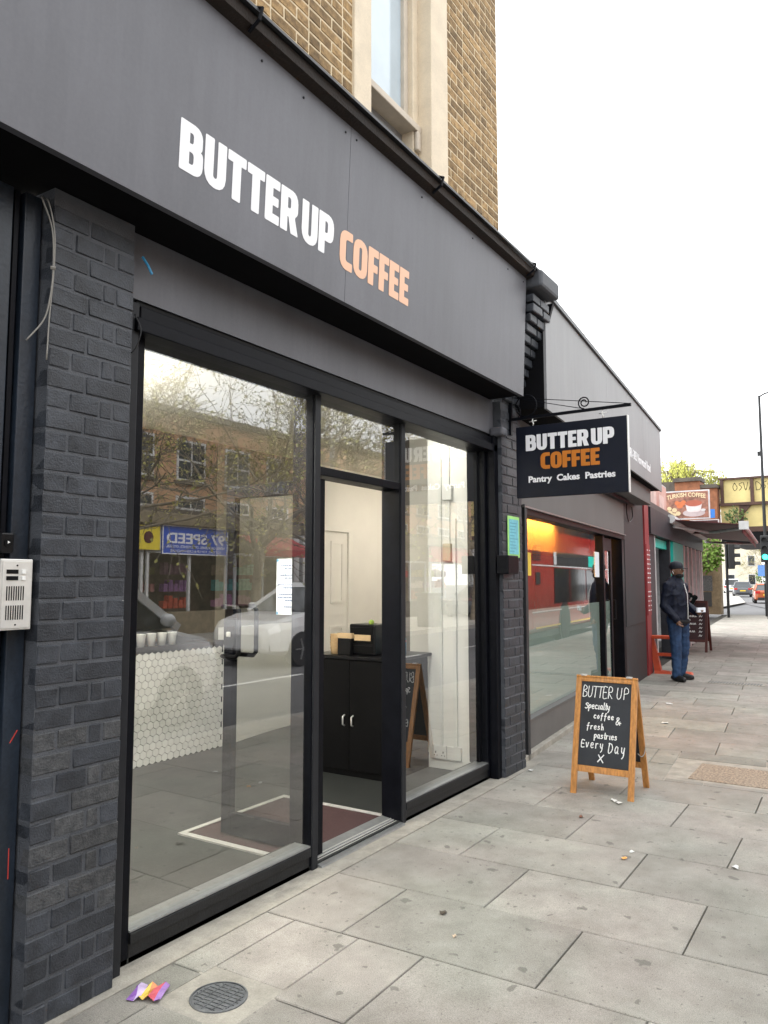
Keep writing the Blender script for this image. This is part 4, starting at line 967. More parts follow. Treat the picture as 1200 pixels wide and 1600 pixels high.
# sign boards
M['print_brown'] = mat('print_brown', (.23,.10,.07), .5, .5, 9, col2=(.42,.20,.14))
tc = E('coffee_sign', nb(12.5,-.3,2.8), 'framed board reading Turkish Coffee with a cup and saucer picture', 'sign')
TS = fr((18.4,1.50,2.90),(0,-1,0),(0,0,1))
def tsb(nm, m, a,b,c,d,z0,z1): return MB().box(a,b,c,d,z0,z1).build(nm, m, tc, mtx=TS)
tsb('backing','kb_white',0,1.0,0,.66,-.04,0); tsb('picture','print_brown',.03,.97,.03,.63,0,.006)
mb = MB(); n = 7
me = fit_text('TURKISH COFFEE', .84, .10, .02, .003)
for v in me.vertices: v.co.y += .055*math.sin(v.co.x/.84*PI)
put_text(me, mat('cream_print',(.75,.62,.38),.6), tc, TS @ Matrix.Translation((.08,.46,.0085)))
def disc(nm, cx, cy, rx, ry, z, m, n=22): MB().prism([(cx+rx*math.cos(2*PI*k/n), cy+ry*math.sin(2*PI*k/n)) for k in range(n)], .002, z0=z).build(nm, m, tc, mtx=TS)
disc('saucer',.66,.14,.24,.085,.0065,mat('pr1',(.45,.38,.38),.5)); 
MB().prism(rnd_loop([(.48,.36,0),(.52,.16,.06),(.80,.16,.06),(.84,.36,0)]),.002,z0=.009).build('cup', mat('pr2',(.62,.55,.54),.5), tc, mtx=TS)
disc('coffee',.66,.36,.18,.07,.0115,mat('pr3',(.36,.10,.06),.5)); disc('spoon',.86,.2,.05,.03,.0115,'kb_white')
for k, (cx,cy,r) in enumerate(((.14,.16,.06),(.22,.10,.06),(.24,.22,.055),(.13,.26,.05),(.32,.14,.055))): disc('sugar_cube',cx,cy,r,r*.9,.007+.002*k,mat('pr4_%d'%k,(.62,.50,.30),.5))
for k, (cx,cy,r) in enumerate(((.36,.33,.075),(.44,.38,.06),(.30,.38,.05))): disc('spice',cx,cy,r,r,.007+.002*k,mat('pr5_%d'%k,(.55,.16,.06),.5))
sd_ = E('side_sign', nb(9.5,-.3,2.8), 'faded red and white printed side board above the awning', 'sign')
TS2 = fr((14.2,.86,2.72),(1,.0875,0),(0,0,1))
MB().box(0,2.6,0,.75,-.03,0).build('backing','kb_white',sd_,mtx=TS2); MB().box(.03,2.57,.05,.72,0,.006).build('print',mat('faded_red',(.55,.17,.13),.6,.35,2.5,col2=(.72,.5,.42)),sd_,mtx=TS2)
for k in range(2): MB().box(.4+k*1.1,1.1+k*1.1,.2,.5,.0065,.009).build('print_block',mat('faded_w%d'%k,(.65,.5,.45),.6,.3,4),sd_,mtx=TS2)
s3 = E('price_sign', nb(13.8,-.3,2.6), 'dark brown board with yellow prices below the Turkish Coffee board', 'sign')
TS3 = fr((19.5,1.15,2.62),(0,-1,0),(0,0,1))
MB().box(0,.66,0,.34,-.03,0).build('frame','kb_white',s3,mtx=TS3); MB().box(.02,.63,.02,.32,0,.005).build('board',mat('dk_brown',(.06,.02,.02),.5),s3,mtx=TS3)
me = fit_text('2.50  3.50', .45, .09, .02, .002); put_text(me, mat('gold',(.7,.42,.08),.5), s3, TS3 @ Matrix.Translation((.1,.15,.0055)))
# awning
aw = E('awning', nb(10.8,-.5,2.3), 'dark red folding arm awning over the snack bar pavement', 'awning')
A0, A1 = nb(9.8,-.06,2.70), nb(17.0,-.06,2.70); B0, B1 = nb(9.8,-1.35,2.56), nb(17.0,-1.35,2.56)
up = Vector((0,0,.015))
MB().hexa([A0,B0,B1,A1],[Vector(A0)+up,Vector(B0)+up,Vector(B1)+up,Vector(A1)+up]).build('canvas','maroon',aw)
MB().hexa([Vector(B0)-Vector((0,0,.16)),Vector(B1)-Vector((0,0,.16)),Vector(B1)-Vector((0,-.02,.16)),Vector(B0)-Vector((0,-.02,.16))],[Vector(B0),Vector(B1),Vector(B1)+Vector((0,.02,0)),Vector(B0)+Vector((0,.02,0))]).build('valance','maroon',aw)
MB().tube([nb(9.75,-1.36,2.55),nb(17.05,-1.36,2.55)],.045,10).build('front_bar','kb_white',aw)
MB().tube([nb(9.75,-.06,2.72),nb(17.05,-.06,2.72)],.09,10).build('roller_case','kb_white',aw)
for s in (9.95,16.8):
    sg = 1 if s < 11 else -1
    MB().tube([nb(s,-.1,2.58),nb(s+sg*.95,-.66,2.50)],.03,8).tube([nb(s+sg*.95,-.66,2.50),nb(s+sg*.02,-1.3,2.50)],.03,8).build('folding_arm','kb_white',aw)
MB().box(9.72,9.76,-1.45,-1.28,2.47,2.63).build('end_cap','kb_white',aw,mtx=NB); 
# red trestle frame by the wall
rt_ = E('red_trestle', nb(7.25,-.25,0), 'bright orange red folded trestle standing against the red pilaster', 'trestle')
M['or_red'] = mat('or_red', (.52,.075,.025), .45, .15, 6)
for k, t in enumerate((-.12,-.44)):
    MB().hexa([nb(7.14,t-.05),nb(7.28,t-.05),nb(7.28,t+.06),nb(7.14,t+.06)],[nb(7.18,t+.06,.56),nb(7.26,t+.06,.56),nb(7.26,t+.13,.56),nb(7.18,t+.13,.56)]).build('leg','or_red',rt_)
    MB().hexa([nb(7.10,t-.20),nb(7.32,t-.20),nb(7.32,t+.06),nb(7.10,t+.06)],[nb(7.14,t-.18,.035),nb(7.28,t-.18,.035),nb(7.28,t+.06,.05),nb(7.14,t+.06,.05)]).build('foot','or_red',rt_)
MB().box(7.12,7.32,-.48,.0,.56,.61).build('top_bar','or_red',rt_,mtx=NB,bevel=.01)
MB().box(7.18,7.24,-.36,-.10,.28,.33).build('cross_bar','or_red',rt_,mtx=NB)
# menu board
mbd = E('menu_board', nb(11.6,-.6,0), 'dark red brown framed menu A-board standing beyond the man', 'sign')
def mleaf(xb, xt, front):
    v = Vector((xt-xb,0,1.08)); L = v.length; F = fr((xb,1.35,0),(0,-1,0),v) if front else fr((xb,.50,0),(0,1,0),v)
    def bx(nm,a,b,c,d,z0,z1,m): MB().box(a,b,c,d,z0,z1).build(nm,m,mbd,mtx=F)
    bx('leg',0,.05,0,L,-.03,0,'maroon_wood'); bx('leg',.80,.85,0,L,-.03,0,'maroon_wood'); bx('rail',.05,.80,L-.05,L,-.029,-.001,'maroon_wood'); bx('rail',.05,.80,.22,.27,-.029,-.001,'maroon_wood'); bx('board',.05,.80,.27,L-.05,-.02,-.008,'menu_black')
    return F
M['maroon_wood'] = mat('maroon_wood',(.075,.018,.014),.45,.2); M['menu_black'] = mat('menu_black',(.035,.010,.011),.5,.2)
Fm = mleaf(17.45,17.70,True); mleaf(18.05,17.72,False)
rr = random.Random(11)
for row in range(8):
    mb = MB(); x = .10; v = .92-row*.083
    while x < .60 if row % 2 == 0 else x < .48:
        w = rr.uniform(.03,.06); ribbon(mb,[(x,v),(x+w*.25,v+.035),(x+w*.5,v),(x+w*.75,v+.035),(x+w,v+.004)],.009); x += w+.016
    ribbon(mb,[(.68,v),(.70,v+.035),(.72,v),(.74,v+.03)],.009)
    mb.build('chalk_line','chalk',mbd,mtx=Fm @ Matrix.Translation((0,0,-.007)))
mr = E('menu_rack', nb(11.2,-.5,.9), 'black slatted menu rack leaning on the red brown menu board', 'rack')
for k in range(4): MB().box(-.02,.02,-.30+.11*k,-.22+.11*k,0,.48).build('slat','dark_plastic',mr,mtx=Matrix.Translation((17.40,1.12,.88)) @ Matrix.Rotation(.45,4,'X'))
MB().box(-.03,-.02,-.32,.15,.40,.46).box(-.03,-.02,-.32,.15,.02,.08).build('cross_rail','dark_plastic',mr,mtx=Matrix.Translation((17.40,1.12,.88)) @ Matrix.Rotation(.45,4,'X'))

# ================================================================== the standing man
man = E('person', (12.42,.03,0), 'man in navy jacket, jeans and dark cap standing on the pavement', 'person', rz=R_(-112))
PW = Matrix.Translation((12.42,.03,0)) @ Matrix.Rotation(R_(-112), 4, 'Z')
M['skin'] = mat('skin', (.17,.088,.055), .5, .12, 20); M['navy'] = mat('navy', (.0075,.010,.022), .6, .35, 14, .3, 30, spec=.22)
M['denim'] = mat('denim', (.012,.028,.075), .85, .35, 7, .3, 60, col2=(.032,.072,.16)); M['shoe'] = mat('shoe', (.012,.012,.013), .45, .2)
M['cap'] = mat('cap', (.012,.014,.022), .7, .2); M['blackcloth'] = mat('blackcloth', (.008,.008,.009), .8, .2)
def cap_(mb, a, b, r0, r1, n=10):
    a = Vector(a); b = Vector(b); d = (b-a); L = d.length; pts = []; rs = []
    dn = d/L
    for k in range(5):
        t = PI/2*(1-k/4); pts.append(a-dn*r0*math.sin(t)); rs.append(max(.002, r0*math.cos(t)))
    for k in range(5):
        t = PI/2*k/4; pts.append(b+dn*r1*math.sin(t)); rs.append(max(.002, r1*math.cos(t)))
    mb.tube(pts, rs, n)
def chain(mb, P, R): 
    for i in range(len(P)-1): cap_(mb, P[i], P[i+1], R[i], R[i+1])
hipL, hipR = (0,.095,.92), (0,-.095,.92)
knL, knR = (.02,.12,.50), (.05,-.13,.50); anL, anR = (-.05,.13,.09), (.05,-.15,.09)
shL, shR = (-.02,.185,1.42), (-.02,-.185,1.42); elL, elR = (-.02,.25,1.14), (-.06,-.245,1.13); wrL, wrR = (.20,.20,1.02), (.12,-.215,.92)
b = MB()                                    # continuous body under the clothes
chain(b, [(0,0,.95),(0,0,1.15),(0,0,1.35)], [.13,.125,.14]); chain(b, [shL,(0,0,1.42),shR],[.06,.09,.06]); chain(b, [(0,0,1.42),(.01,0,1.56)],[.062,.056])
for h, k, a in ((hipL,knL,anL),(hipR,knR,anR)): chain(b,[h,k,a],[.085,.058,.04])
for s_, e_, w_ in ((shL,elL,wrL),(shR,elR,wrR)): chain(b,[s_,e_,w_],[.055,.042,.03])
b.ell((.015,0,1.665),(.098,.077,.118),14,10); b.ell((.045,0,1.60),(.06,.058,.05)); b.ell((.112,0,1.655),(.02,.016,.022)); b.ell((.095,0,1.605),(.018,.026,.010)); b.ell((.09,0,1.69),(.02,.05,.010))
for sy in (-1,1): b.ell((.0,sy*.08,1.655),(.02,.012,.032)); b.ell((.088,sy*.033,1.672),(.012,.015,.010))
def hand(mb, w, d, side):
    w = Vector(w); d = Vector(d).normalized(); sd = Vector((0,0,1)).cross(d); sd = sd.normalized() if sd.length > .1 else Vector((1,0,0)); cu = d.cross(sd).normalized()
    pal = w+d*.05; mb.ell(pal, (.042,.03,.045), 8, 6)
    for k in range(4):
        o = sd*(-.028+.019*k); L = (.055,.065,.06,.045)[k]; p0 = w+d*.075+o; p1 = p0+d*L*.55+cu*.008; p2 = p1+d*L*.4+cu*.025
        cap_(mb,p0,p1,.0095,.0088,6); cap_(mb,p1,p2,.0088,.0075,6)
    t0 = w+d*.03+sd*.03*side; cap_(mb,t0,t0+sd*.025*side+d*.03+cu*.012,.0115,.010,6); cap_(mb,t0+sd*.025*side+d*.03+cu*.012,t0+sd*.028*side+d*.058+cu*.02,.010,.008,6)
hand(b, wrR, (.5,.1,-.8), 1); hand(b, wrL, (.8,-.35,.05), -1)
remeshed('body', b, .007, 'skin', man, PW, 2)
j = MB()                                     # jacket
chain(j, [(0,0,.90),(.005,0,1.05),(.01,0,1.22),(0,0,1.36)], [.150,.155,.165,.155]); chain(j,[(0,.07,1.0),(0,.08,1.3)],[.11,.12]); chain(j,[(0,-.07,1.0),(0,-.08,1.3)],[.11,.12])
chain(j, [shL,(0,0,1.44),shR],[.078,.10,.078]); chain(j,[(-.005,0,1.46),(0,0,1.53)],[.082,.075])
chain(j, [shL,elL,Vector(wrL)],[.078,.062,.05]); chain(j,[shR,elR,Vector(wrR)],[.078,.062,.05]); chain(j,[(-.02,.06,1.50),shL],[.07,.074]); chain(j,[(-.02,-.06,1.50),shR],[.07,.074])
for s_, e_, w_ in ((shL,elL,wrL),(shR,elR,wrR)):
    pass
remeshed('jacket', j, .008, 'navy', man, PW, 2, .011, (6,6,7))
tz = MB()                                    # jeans
chain(tz,[(0,0,.90),(0,0,.97)],[.142,.135]); tz.ell((-.06,0,.90),(.10,.15,.11))
for h, k, a in ((hipL,knL,anL),(hipR,knR,anR)):
    chain(tz,[h,k,a],[.112,.078,.064])
remeshed('jeans', tz, .008, 'denim', man, PW, 2, .006, (7,7,10))
for a, yaw in ((anL,.25),(anR,-.25)):
    s_ = MB(); R3 = Matrix.Rotation(yaw,3,'Z'); c = Vector((a[0],a[1],0))
    def q(x,y,z): return c+R3 @ Vector((x,y,z))
    chain(s_,[q(-.06,0,.05),q(.04,0,.05),q(.15,0,.04)],[.045,.05,.038]); s_.ell(q(.0,0,.09),(.055,.05,.05)); s_.ell(q(.06,0,.018),(.135,.05,.018),mtx=Matrix.Rotation(yaw,3,'Z'))
    remeshed('shoe', s_, .006, 'shoe', man, PW, 2)
c_ = MB(); c_.ell((.0,0,1.725),(.112,.092,.085),16,10); c_.ell((.0,0,1.70),(.112,.092,.03),16,6)
remeshed('cap', c_, .006, 'cap', man, PW, 1)
MB().prism(rnd_loop([(.05,-.075,.02),(.17,-.065,.06),(.20,0,.05),(.17,.065,.06),(.05,.075,.02)]),.008).build('cap_peak','cap',man,mtx=PW @ Matrix.Translation((.0,0,1.708)) @ Matrix.Rotation(.12,4,'Y'))
MB().tube([(.178,0,.93),(.182,0,1.1),(.178,0,1.3),(.13,0,1.46)],.006,6).build('zip','steel',man,mtx=PW)
h_ = MB(); h_.lathe([(.155,0),(.162,.02),(.158,.05),(.15,.055)],n=28); h_.v = [(x*1.0,y*1.12,z) for x,y,z in h_.v]; h_.build('jacket_hem','blackcloth',man,mtx=PW @ Matrix.Translation((.005,0,.86)),smooth=True)
mk_ = MB(); mk_.ell((.055,0,1.585),(.062,.068,.045),12,8); mk_.ell((.0,0,1.555),(.075,.075,.035),12,8)
remeshed('face_covering', mk_, .006, 'blackcloth', man, PW, 2)
e_ = MB(); e_.ell((.0,-.094,1.645),(.009,.006,.009),8,6); cap_(e_,(.0,-.094,1.645),(.016,-.09,1.615),.004,.003,6); e_.build('earbud','white_plastic',man,mtx=PW)
for sy in (-1,1): MB().ell((.098,sy*.033,1.673),(.006,.010,.006),8,6).build('eye','white_plastic',man,mtx=PW,smooth=True)
cd_ = MB().box(.29,.31,.05,.26,1.03,1.10); cd_.build('held_card','paper',mtx=PW); tag(bpy.data.objects['held_card'], 'small white card held in the hand of the man in the navy jacket', 'card')
# ================================================================== bridge, abutment and the street beyond
M['far_brick'] = mat('far_brick', (.27,.11,.055), .85, .3, 5, .2, 60, fine=.15); M['dark_stone'] = mat('dark_stone', (.10,.085,.07), .9, .35, 4, .2, 40)
M['stock_far'] = mat('stock_far', (.24,.18,.11), .9, .3, 5, .2, 60, fine=.2)
M['yellow_iron'] = mat('yellow_iron', (.66,.55,.24), .6, .12, 1.5, fine=.05); M['brown_iron'] = mat('brown_iron', (.07,.035,.025), .6, .3, 3)
BX = 38.0
bg_ = E('railway_bridge', (BX,-2,0), 'yellow panelled iron railway bridge crossing the street', 'bridge')
def bp_(name, m, mb, **k): return mb.build(name, m, bg_, **k)
bp_('girder', 'yellow_iron', MB().box(BX+.1,BX+.3,-16,3.30,3.95,6.14)); bp_('soffit','black',MB().box(BX+.25,BX+8,-16,3.3,3.20,3.9))
bp_('bottom_flange','brown_iron',MB().box(BX-.05,BX+.25,-16,3.30,3.72,3.95)); bp_('mid_flange','brown_iron',MB().box(BX-.1,BX+.098,-16,3.32,4.93,5.06)); bp_('top_flange','brown_iron',MB().box(BX-.06,BX+.098,-16,3.34,6.14,6.22))
bp_('bottom_flange','black',MB().box(BX-.02,BX+.24,-16,3.30,3.20,3.72))
y = 3.28
while y > -16:
    bp_('stiffener','brown_iron',MB().box(BX-.04,BX+.098,y-.14,y,5.06,6.14)); y -= 1.26
y = 2.5
while y > -16:
    p = MB().box(BX-.04,BX+.098,y-.16,y,3.95,4.93); p.hexa([(BX-.03,y-.16,4.55),(BX+.09,y-.16,4.55),(BX+.09,y-.18,4.55),(BX-.03,y-.18,4.55)],[(BX-.03,y-.16,4.93),(BX+.09,y-.16,4.93),(BX+.09,y-.50,4.93),(BX-.03,y-.50,4.93)])
    bp_('rib','brown_iron',p); y -= 1.35
gf = MB()
def tagline(txt, y0, z0, h):
    for i, ch in enumerate(txt):
        for s in {'O':[[(.2,1),(0,.5),(.2,0),(.5,.4),(.2,1)]],'S':[[(.5,1),(.1,.8),(.4,.4),(.1,0)]],'V':[[(0,1),(.25,0),(.5,1)]],'A':[[(0,0),(.3,1),(.5,0)],[(.1,.4),(.5,.4)]],'D':[[(0,0),(0,1),(.5,.6),(.4,.1),(0,0)]],'E':[[(.5,.9),(.1,.9),(.05,.5),(.4,.5),(.05,.4),(.1,0),(.5,.05)]],'P':[[(0,0),(.05,1),(.5,.8),(.4,.5),(.05,.45)]]}[ch]:
            mb = MB(); ribbon(mb,[((i*.62+p[0])*h,p[1]*h) for p in s],.024); mb.build('graffiti','black',bg_,mtx=fr((BX+.096,y0,z0),(0,-1,0),(0,0,1)))
tagline('OSVA',2.75,5.62,.36); tagline('DSEEP',1.78,5.60,.38)
ab_ = E('bridge_abutment', (38.2,5,0), 'weathered brick railway abutment with stepped parapet beside the bridge', 'wall')
def abp(nm,m,*a,**k): return MB().box(*a).build(nm,m,ab_,**k)
abp('pier','stock_far',37.6,38.2,3.36,5.0,0,3.8); abp('upper_pier','far_brick',37.55,38.4,3.36,4.05,3.8,5.75); abp('coping','dark_stone',37.45,38.45,3.32,4.10,5.75,5.92)
abp('upper_pier','far_brick',37.4,38.4,4.05,5.15,3.8,6.10); abp('coping','dark_stone',37.3,38.45,4.0,5.2,6.10,6.28)
abp('wing_wall','dark_stone',37.5,38.4,5.15,9.0,0,6.15); abp('string_course','dark_stone',37.5,38.25,3.34,5.1,3.72,3.86)
bn = mat('abut_patch',(.06,.06,.06),.7)
MB().box(37.58,37.599,3.75,4.25,.35,1.0).build('grey_door',bn,ab_); MB().box(37.58,37.599,3.7,4.3,1.05,1.75).build('poster_patch',mat('pp',(.12,.12,.12),.7,.5,20),ab_)
st_ = E('ramp_wall', (33,3.9,0), 'sloping brick ramp wall with coping running up to the abutment', 'wall')
MB().hexa([(30.5,3.75,0),(30.5,4.0,0),(37.4,4.55,0),(37.4,4.3,0)],[(30.5,3.75,1.0),(30.5,4.0,1.0),(37.4,4.55,2.7),(37.4,4.3,2.7)]).build('wall','stock_far',st_)
MB().hexa([(30.5,3.70,1.0),(30.5,4.05,1.0),(37.4,4.6,2.7),(37.4,4.25,2.7)],[(30.5,3.70,1.1),(30.5,4.05,1.1),(37.4,4.6,2.8),(37.4,4.25,2.8)]).build('coping','dark_stone',st_)
MB().tube([(30.6,3.6,1.6),(37.3,4.1,3.3)],.03,6).build('handrail','black',st_)
bs = MB().box(37.2,37.24,3.42,3.62,4.35,4.75); o = bs.build('blue_sign', mat('blue_sign',(.03,.16,.5),.5)); tag(o,'small blue plate sign on the brick pier by the bridge','sign')
# pavement island beyond and far kerbs
struct('pavement_beyond', MB().add([(50,5.2,-.02),(60.7,5.37,-.02),(300,42,-.02),(300,60,-.02),(50,12,-.02)], [(0,1,2,3,4)]), 'kerb')
# ------------------------------------------------------------------ foliage generators
def leafcloud(mb, c, rad, n, size, rr, droop=0):
    for _ in range(n):
        while True:
            p = Vector((rr.uniform(-1,1),rr.uniform(-1,1),rr.uniform(-1,1)))
            if p.length < 1 and p.length > rr.random()*.8: break
        p = Vector((p.x*rad[0],p.y*rad[1],p.z*rad[2]))+Vector(c)
        a = Vector((rr.gauss(0,1),rr.gauss(0,1),rr.gauss(0,1)-droop)).normalized()*size*rr.uniform(.6,1.3); b_ = a.orthogonal().normalized()*size*rr.uniform(.35,.6)
        mb.add([p, p+a*.5+b_, p+a, p+a*.5-b_], [(0,1,2,3)])
def branch(mb, lf, p, d, L, r, lvl, rr, spread=.6, leaf=.05, lfn=2, up=.12, tw=3):
    n = 4; pts = [p]; rs = [r]
    for k in range(n):
        d = (d+Vector((rr.gauss(0,.13),rr.gauss(0,.13),rr.gauss(0,.10)+up*.25))).normalized(); p = p+d*L/n; pts.append(p); rs.append(max(.005, r*(1-.40*(k+1)/n)))
    mb.tube(pts, rs, 7 if lvl > 3 else (4 if lvl > 1 else 3), cap=False)
    if lvl == 0:
        for _ in range(lfn):
            c = pts[rr.randrange(1,n+1)]; a = Vector((rr.gauss(0,1),rr.gauss(0,1),rr.gauss(0,1))).normalized()*leaf*rr.uniform(.6,1.4); b_ = a.orthogonal().normalized()*leaf*.4
            lf.add([c,c+a*.5+b_,c+a,c+a*.5-b_],[(0,1,2,3)])
        return
    for k in range(tw+(1 if rr.random() < .5 else 0)):
        i = rr.randrange(2,n+1); q = pts[i]
        ax = d.orthogonal(); ax.rotate(Matrix.Rotation(rr.uniform(0,2*PI),3,d)); nd = (d+ax.normalized()*spread*rr.uniform(.7,1.5)).normalized()
        branch(mb, lf, q, nd, L*rr.uniform(.62,.82), max(.005, rs[i]*.66), lvl-1, rr, spread, leaf, lfn, up, tw)
M['bark'] = mat('bark', (.20,.165,.12), .9, .4, 8, .4, 30); M['spring_leaf'] = mat('spring_leaf', (.36,.34,.10), .7, .3, 3); M['willow_leaf'] = mat('willow_leaf', (.46,.47,.09), .7, .25, 2)
M['ivy_leaf'] = mat('ivy_leaf', (.12,.20,.03), .7, .35, 6); M['bush_leaf'] = mat('bush_leaf', (.07,.11,.03), .7, .35, 3)
def tree_meshes(seed, L, r, lvl, **k):
    rr = random.Random(seed); mb, lf = MB(), MB()
    branch(mb, lf, Vector((0,0,-.1)), Vector((rr.uniform(-.05,.05),rr.uniform(-.05,.05),1)), L, r, lvl, rr, **k)
    return mb.mesh('trunk_mesh', True), lf.mesh('crown_mesh')
TMA = tree_meshes(3, 3.0, .13, 6, spread=.66, leaf=.06, lfn=3, tw=3, up=.06)
TMB_ = tree_meshes(9, 2.9, .13, 6, spread=.72, leaf=.06, lfn=3, tw=3, up=.06)
def plane_tree(x, y, sc, rz, tm, lab, group, z=-.1):
    t = E('street_tree', (x,y,z), lab, 'tree', group); w = Matrix.Translation((x,y,z)) @ Matrix.Rotation(rz,4,'Z') @ Matrix.Scale(sc,4)
    O('trunk', tm[0], 'bark', t, mtx=w); O('crown', tm[1], 'spring_leaf', t, mtx=w)
# willow behind the bridge
wl_ = E('willow_tree', (52,8.2,0), 'bright yellow green willow rising behind the bridge abutment', 'tree')
rr = random.Random(21); tb, lf = MB(), MB()
tb.tube([(52,8.2,0),(52.1,8.3,4),(51.9,8.0,7.5)],[.4,.3,.18],8)
for k in range(26):
    a = rr.uniform(0,2*PI); R1 = rr.uniform(.3,2.9); top = Vector((52+R1*.8*math.cos(a),8.2+R1*math.sin(a),9.3-.32*R1*R1*.55+rr.uniform(-.6,.5)))
    tb.tube([(51.95,8.1,7),(Vector((51.95,8.1,7.8))+top)*.5+Vector((0,0,.5)),top],[.09,.05,.02],4)
    for q in range(14):
        p = top+Vector((rr.gauss(0,.35),rr.gauss(0,.35),rr.gauss(0,.3))); L = rr.uniform(1.2,3.6)
        pts = [p+Vector((rr.gauss(0,.05),rr.gauss(0,.05),-L*t/5)) for t in range(6)]; tb.tube(pts,.008,3,cap=False)
        for t in range(34):
            c = p+Vector((rr.gauss(0,.06),rr.gauss(0,.06),-L*rr.random())); av = Vector((rr.gauss(0,.5),rr.gauss(0,.5),-1)).normalized()*.17; bv = av.orthogonal().normalized()*.04
            lf.add([c,c+av*.5+bv,c+av,c+av*.5-bv],[(0,1,2,3)])
tb.build('trunk','bark',wl_); lf.build('crown','willow_leaf',wl_)
# ivy hanging on the abutment, buddleia on the bridge, bushes far down the street
def bush(name, c, rad, n, size, m, lab, seed, cat='plant', stem=True):
    t = E(name, (c[0],c[1],c[2]-rad[2]), lab, cat); rr = random.Random(seed); mb = MB(); leafcloud(mb, c, rad, n, size, rr, .4); mb.build('foliage', m, t)
    st = MB()
    for k in range(5): st.tube([(c[0]+rr.uniform(-.3,.3)*rad[0],c[1]+rr.uniform(-.3,.3)*rad[1],c[2]-rad[2]),(c[0]+rr.uniform(-.7,.7)*rad[0],c[1]+rr.uniform(-.7,.7)*rad[1],c[2]+rr.uniform(-.2,.7)*rad[2])],.015,4)
    st.build('stem','bark',t)
bush('ivy', (36.6,3.62,2.75), (.25,.55,.85), 500, .16, 'ivy_leaf', 'bright green ivy clump climbing the brick abutment', 4)
bush('buddleia', (37.6,2.6,4.45), (.25,.45,.4), 120, .14, 'weed_leaf2' if 'weed_leaf2' in M else 'bush_leaf', 'scrubby bush sprouting from the yellow bridge panels', 8)
bush('hedge', (110,7.5,2.2), (2.5,3,2.2), 700, .5, 'bush_leaf', 'green hedge bush by the road beyond the bridge', 5)
plane_tree(78,13.5,1.15,.4,TMA,'large bare branched street tree beyond the bridge before the cream house','trees beyond the bridge')
plane_tree(95,14.5,1.2,2.1,TMB_,'second tall street tree further down the bend beyond the bridge','trees beyond the bridge')
plane_tree(120,9,1.3,1.0,TMA,'distant street tree across the road beyond the bridge','trees beyond the bridge')
# pale houses beyond the bridge
M['stucco'] = mat('stucco', (.66,.60,.47), .8, .1, .6); M['slate'] = mat('slate',(.12,.12,.13),.7,.2)
def house(x, y, rz, w, h, n, fl, lab, m='stucco'):
    t = E('house', (x,y,0), lab, 'building', 'pale houses beyond the bridge'); F = Matrix.Translation((x,y,0)) @ Matrix.Rotation(rz,4,'Z')   # local: face -X, width along Y
    MB().box(0,8,-w/2,w/2,-.2,h).build('wall', m, t, mtx=F); MB().box(-.3,8,-w/2-.1,w/2+.1,h,h+.35).build('cornice','kb_white',t,mtx=F)
    for f in range(fl):
        for k in range(n):
            yy = -w/2+(k+.5)*w/n; z = .9+f*3.0
            o = MB().box(-.05,0,yy-.55,yy+.55,z,z+1.7).build('window','kb_white',t,mtx=F); MB().box(-.07,-.051,yy-.45,yy+.45,z+.1,z+1.6).build('pane','glass_far',o,mtx=F)
house(135,17,R_(8),9,9,3,3,'cream stucco house with white windows on the bend beyond the bridge'); house(150,27,R_(8),9,11,3,3,'taller cream house set back beyond the bridge'); house(165,8,R_(8),14,8,4,2,'wide pale house closing the view beyond the bridge')
sh = E('bus_shelter', (100,5,0), 'small dark roofed shelter across the road beyond the bridge', 'shelter')
MB().box(98,102,2.5,7.5,2.3,2.5).build('roof','slate',sh)
for y in (2.7,5,7.3): MB().box(98.2,98.35,y-.07,y+.07,-.1,2.3).build('post','kb_white',sh)
MB().box(101.8,101.9,2.6,7.4,.3,2.2).build('back_panel','glass_far',sh)
rs = E('road_sign', (86,7.0,0), 'blue rectangular road sign on a grey post past the bridge', 'sign'); MB().tube([(86,7.0,-.1),(86,7.0,2.9)],.05,8).build('post','kb_white',rs); MB().box(85.9,85.94,6.6,7.4,2.0,3.1).build('plate',mat('blue_plate',(.10,.22,.5),.5),rs)
# traffic lights
M['tl_black'] = mat('tl_black',(.012,.013,.014),.45,.2); M['green_on'] = mat('green_on',(.0,.5,.35),.3,0,emit=(.02,1,.55),estr=4)
def traffic_light(x, y, zb, zh, face, lab, lit=False, sc=1, hood=True):
    t = E('traffic_light', (x,y,zb), lab, 'traffic light'); F = Matrix.Translation((x,y,0)) @ Matrix.Rotation(face,4,'Z')
    MB().tube([(0,0,zb),(0,0,zh+.1)],.055*sc,10).build('pole','tl_black',t,mtx=F)
    MB().box(.06,.30*sc,-.17*sc,.17*sc,zh-1.05*sc,zh).build('housing','tl_black',t,mtx=F,bevel=.03)
    for k in range(3):
        z = zh-.19*sc-.33*sc*k
        pr = [(.115*sc*math.cos(a),.115*sc*math.sin(a)) for a in [PI*(-.1+1.2*q/10) for q in range(11)]]
        vis = MB().prism(pr+[(p[0]*.9,p[1]*.9) for p in pr[::-1]],.22*sc); vis.build('visor','tl_black',t,mtx=F @ fr((.30*sc,0,z),(0,1,0),(0,0,1)))
        MB().lathe([(.10*sc,.301*sc),(.10*sc,.315*sc)],n=16,axis='x',c=(0,0,z)).build('lens','green_on' if lit and k == 2 else 'tl_black',t,mtx=F)
traffic_light(34.6,2.62,0,3.05,R_(-75),'black traffic light with hooded lamps seen side on by the brick abutment')
traffic_light(34.0,1.06,0,3.3,R_(180),'dark traffic light showing green by the lamp post',True)
lp = E('street_lamp', (36.5,1.35,0), 'tall slim black street lamp post leaning over the road', 'street lamp')
MB().tube([(36.5,1.35,0),(36.5,1.35,1.4),(36.5,1.34,1.5),(36.5,1.33,9.55)],[.11,.11,.075,.05],10).build('post','tl_black',lp)
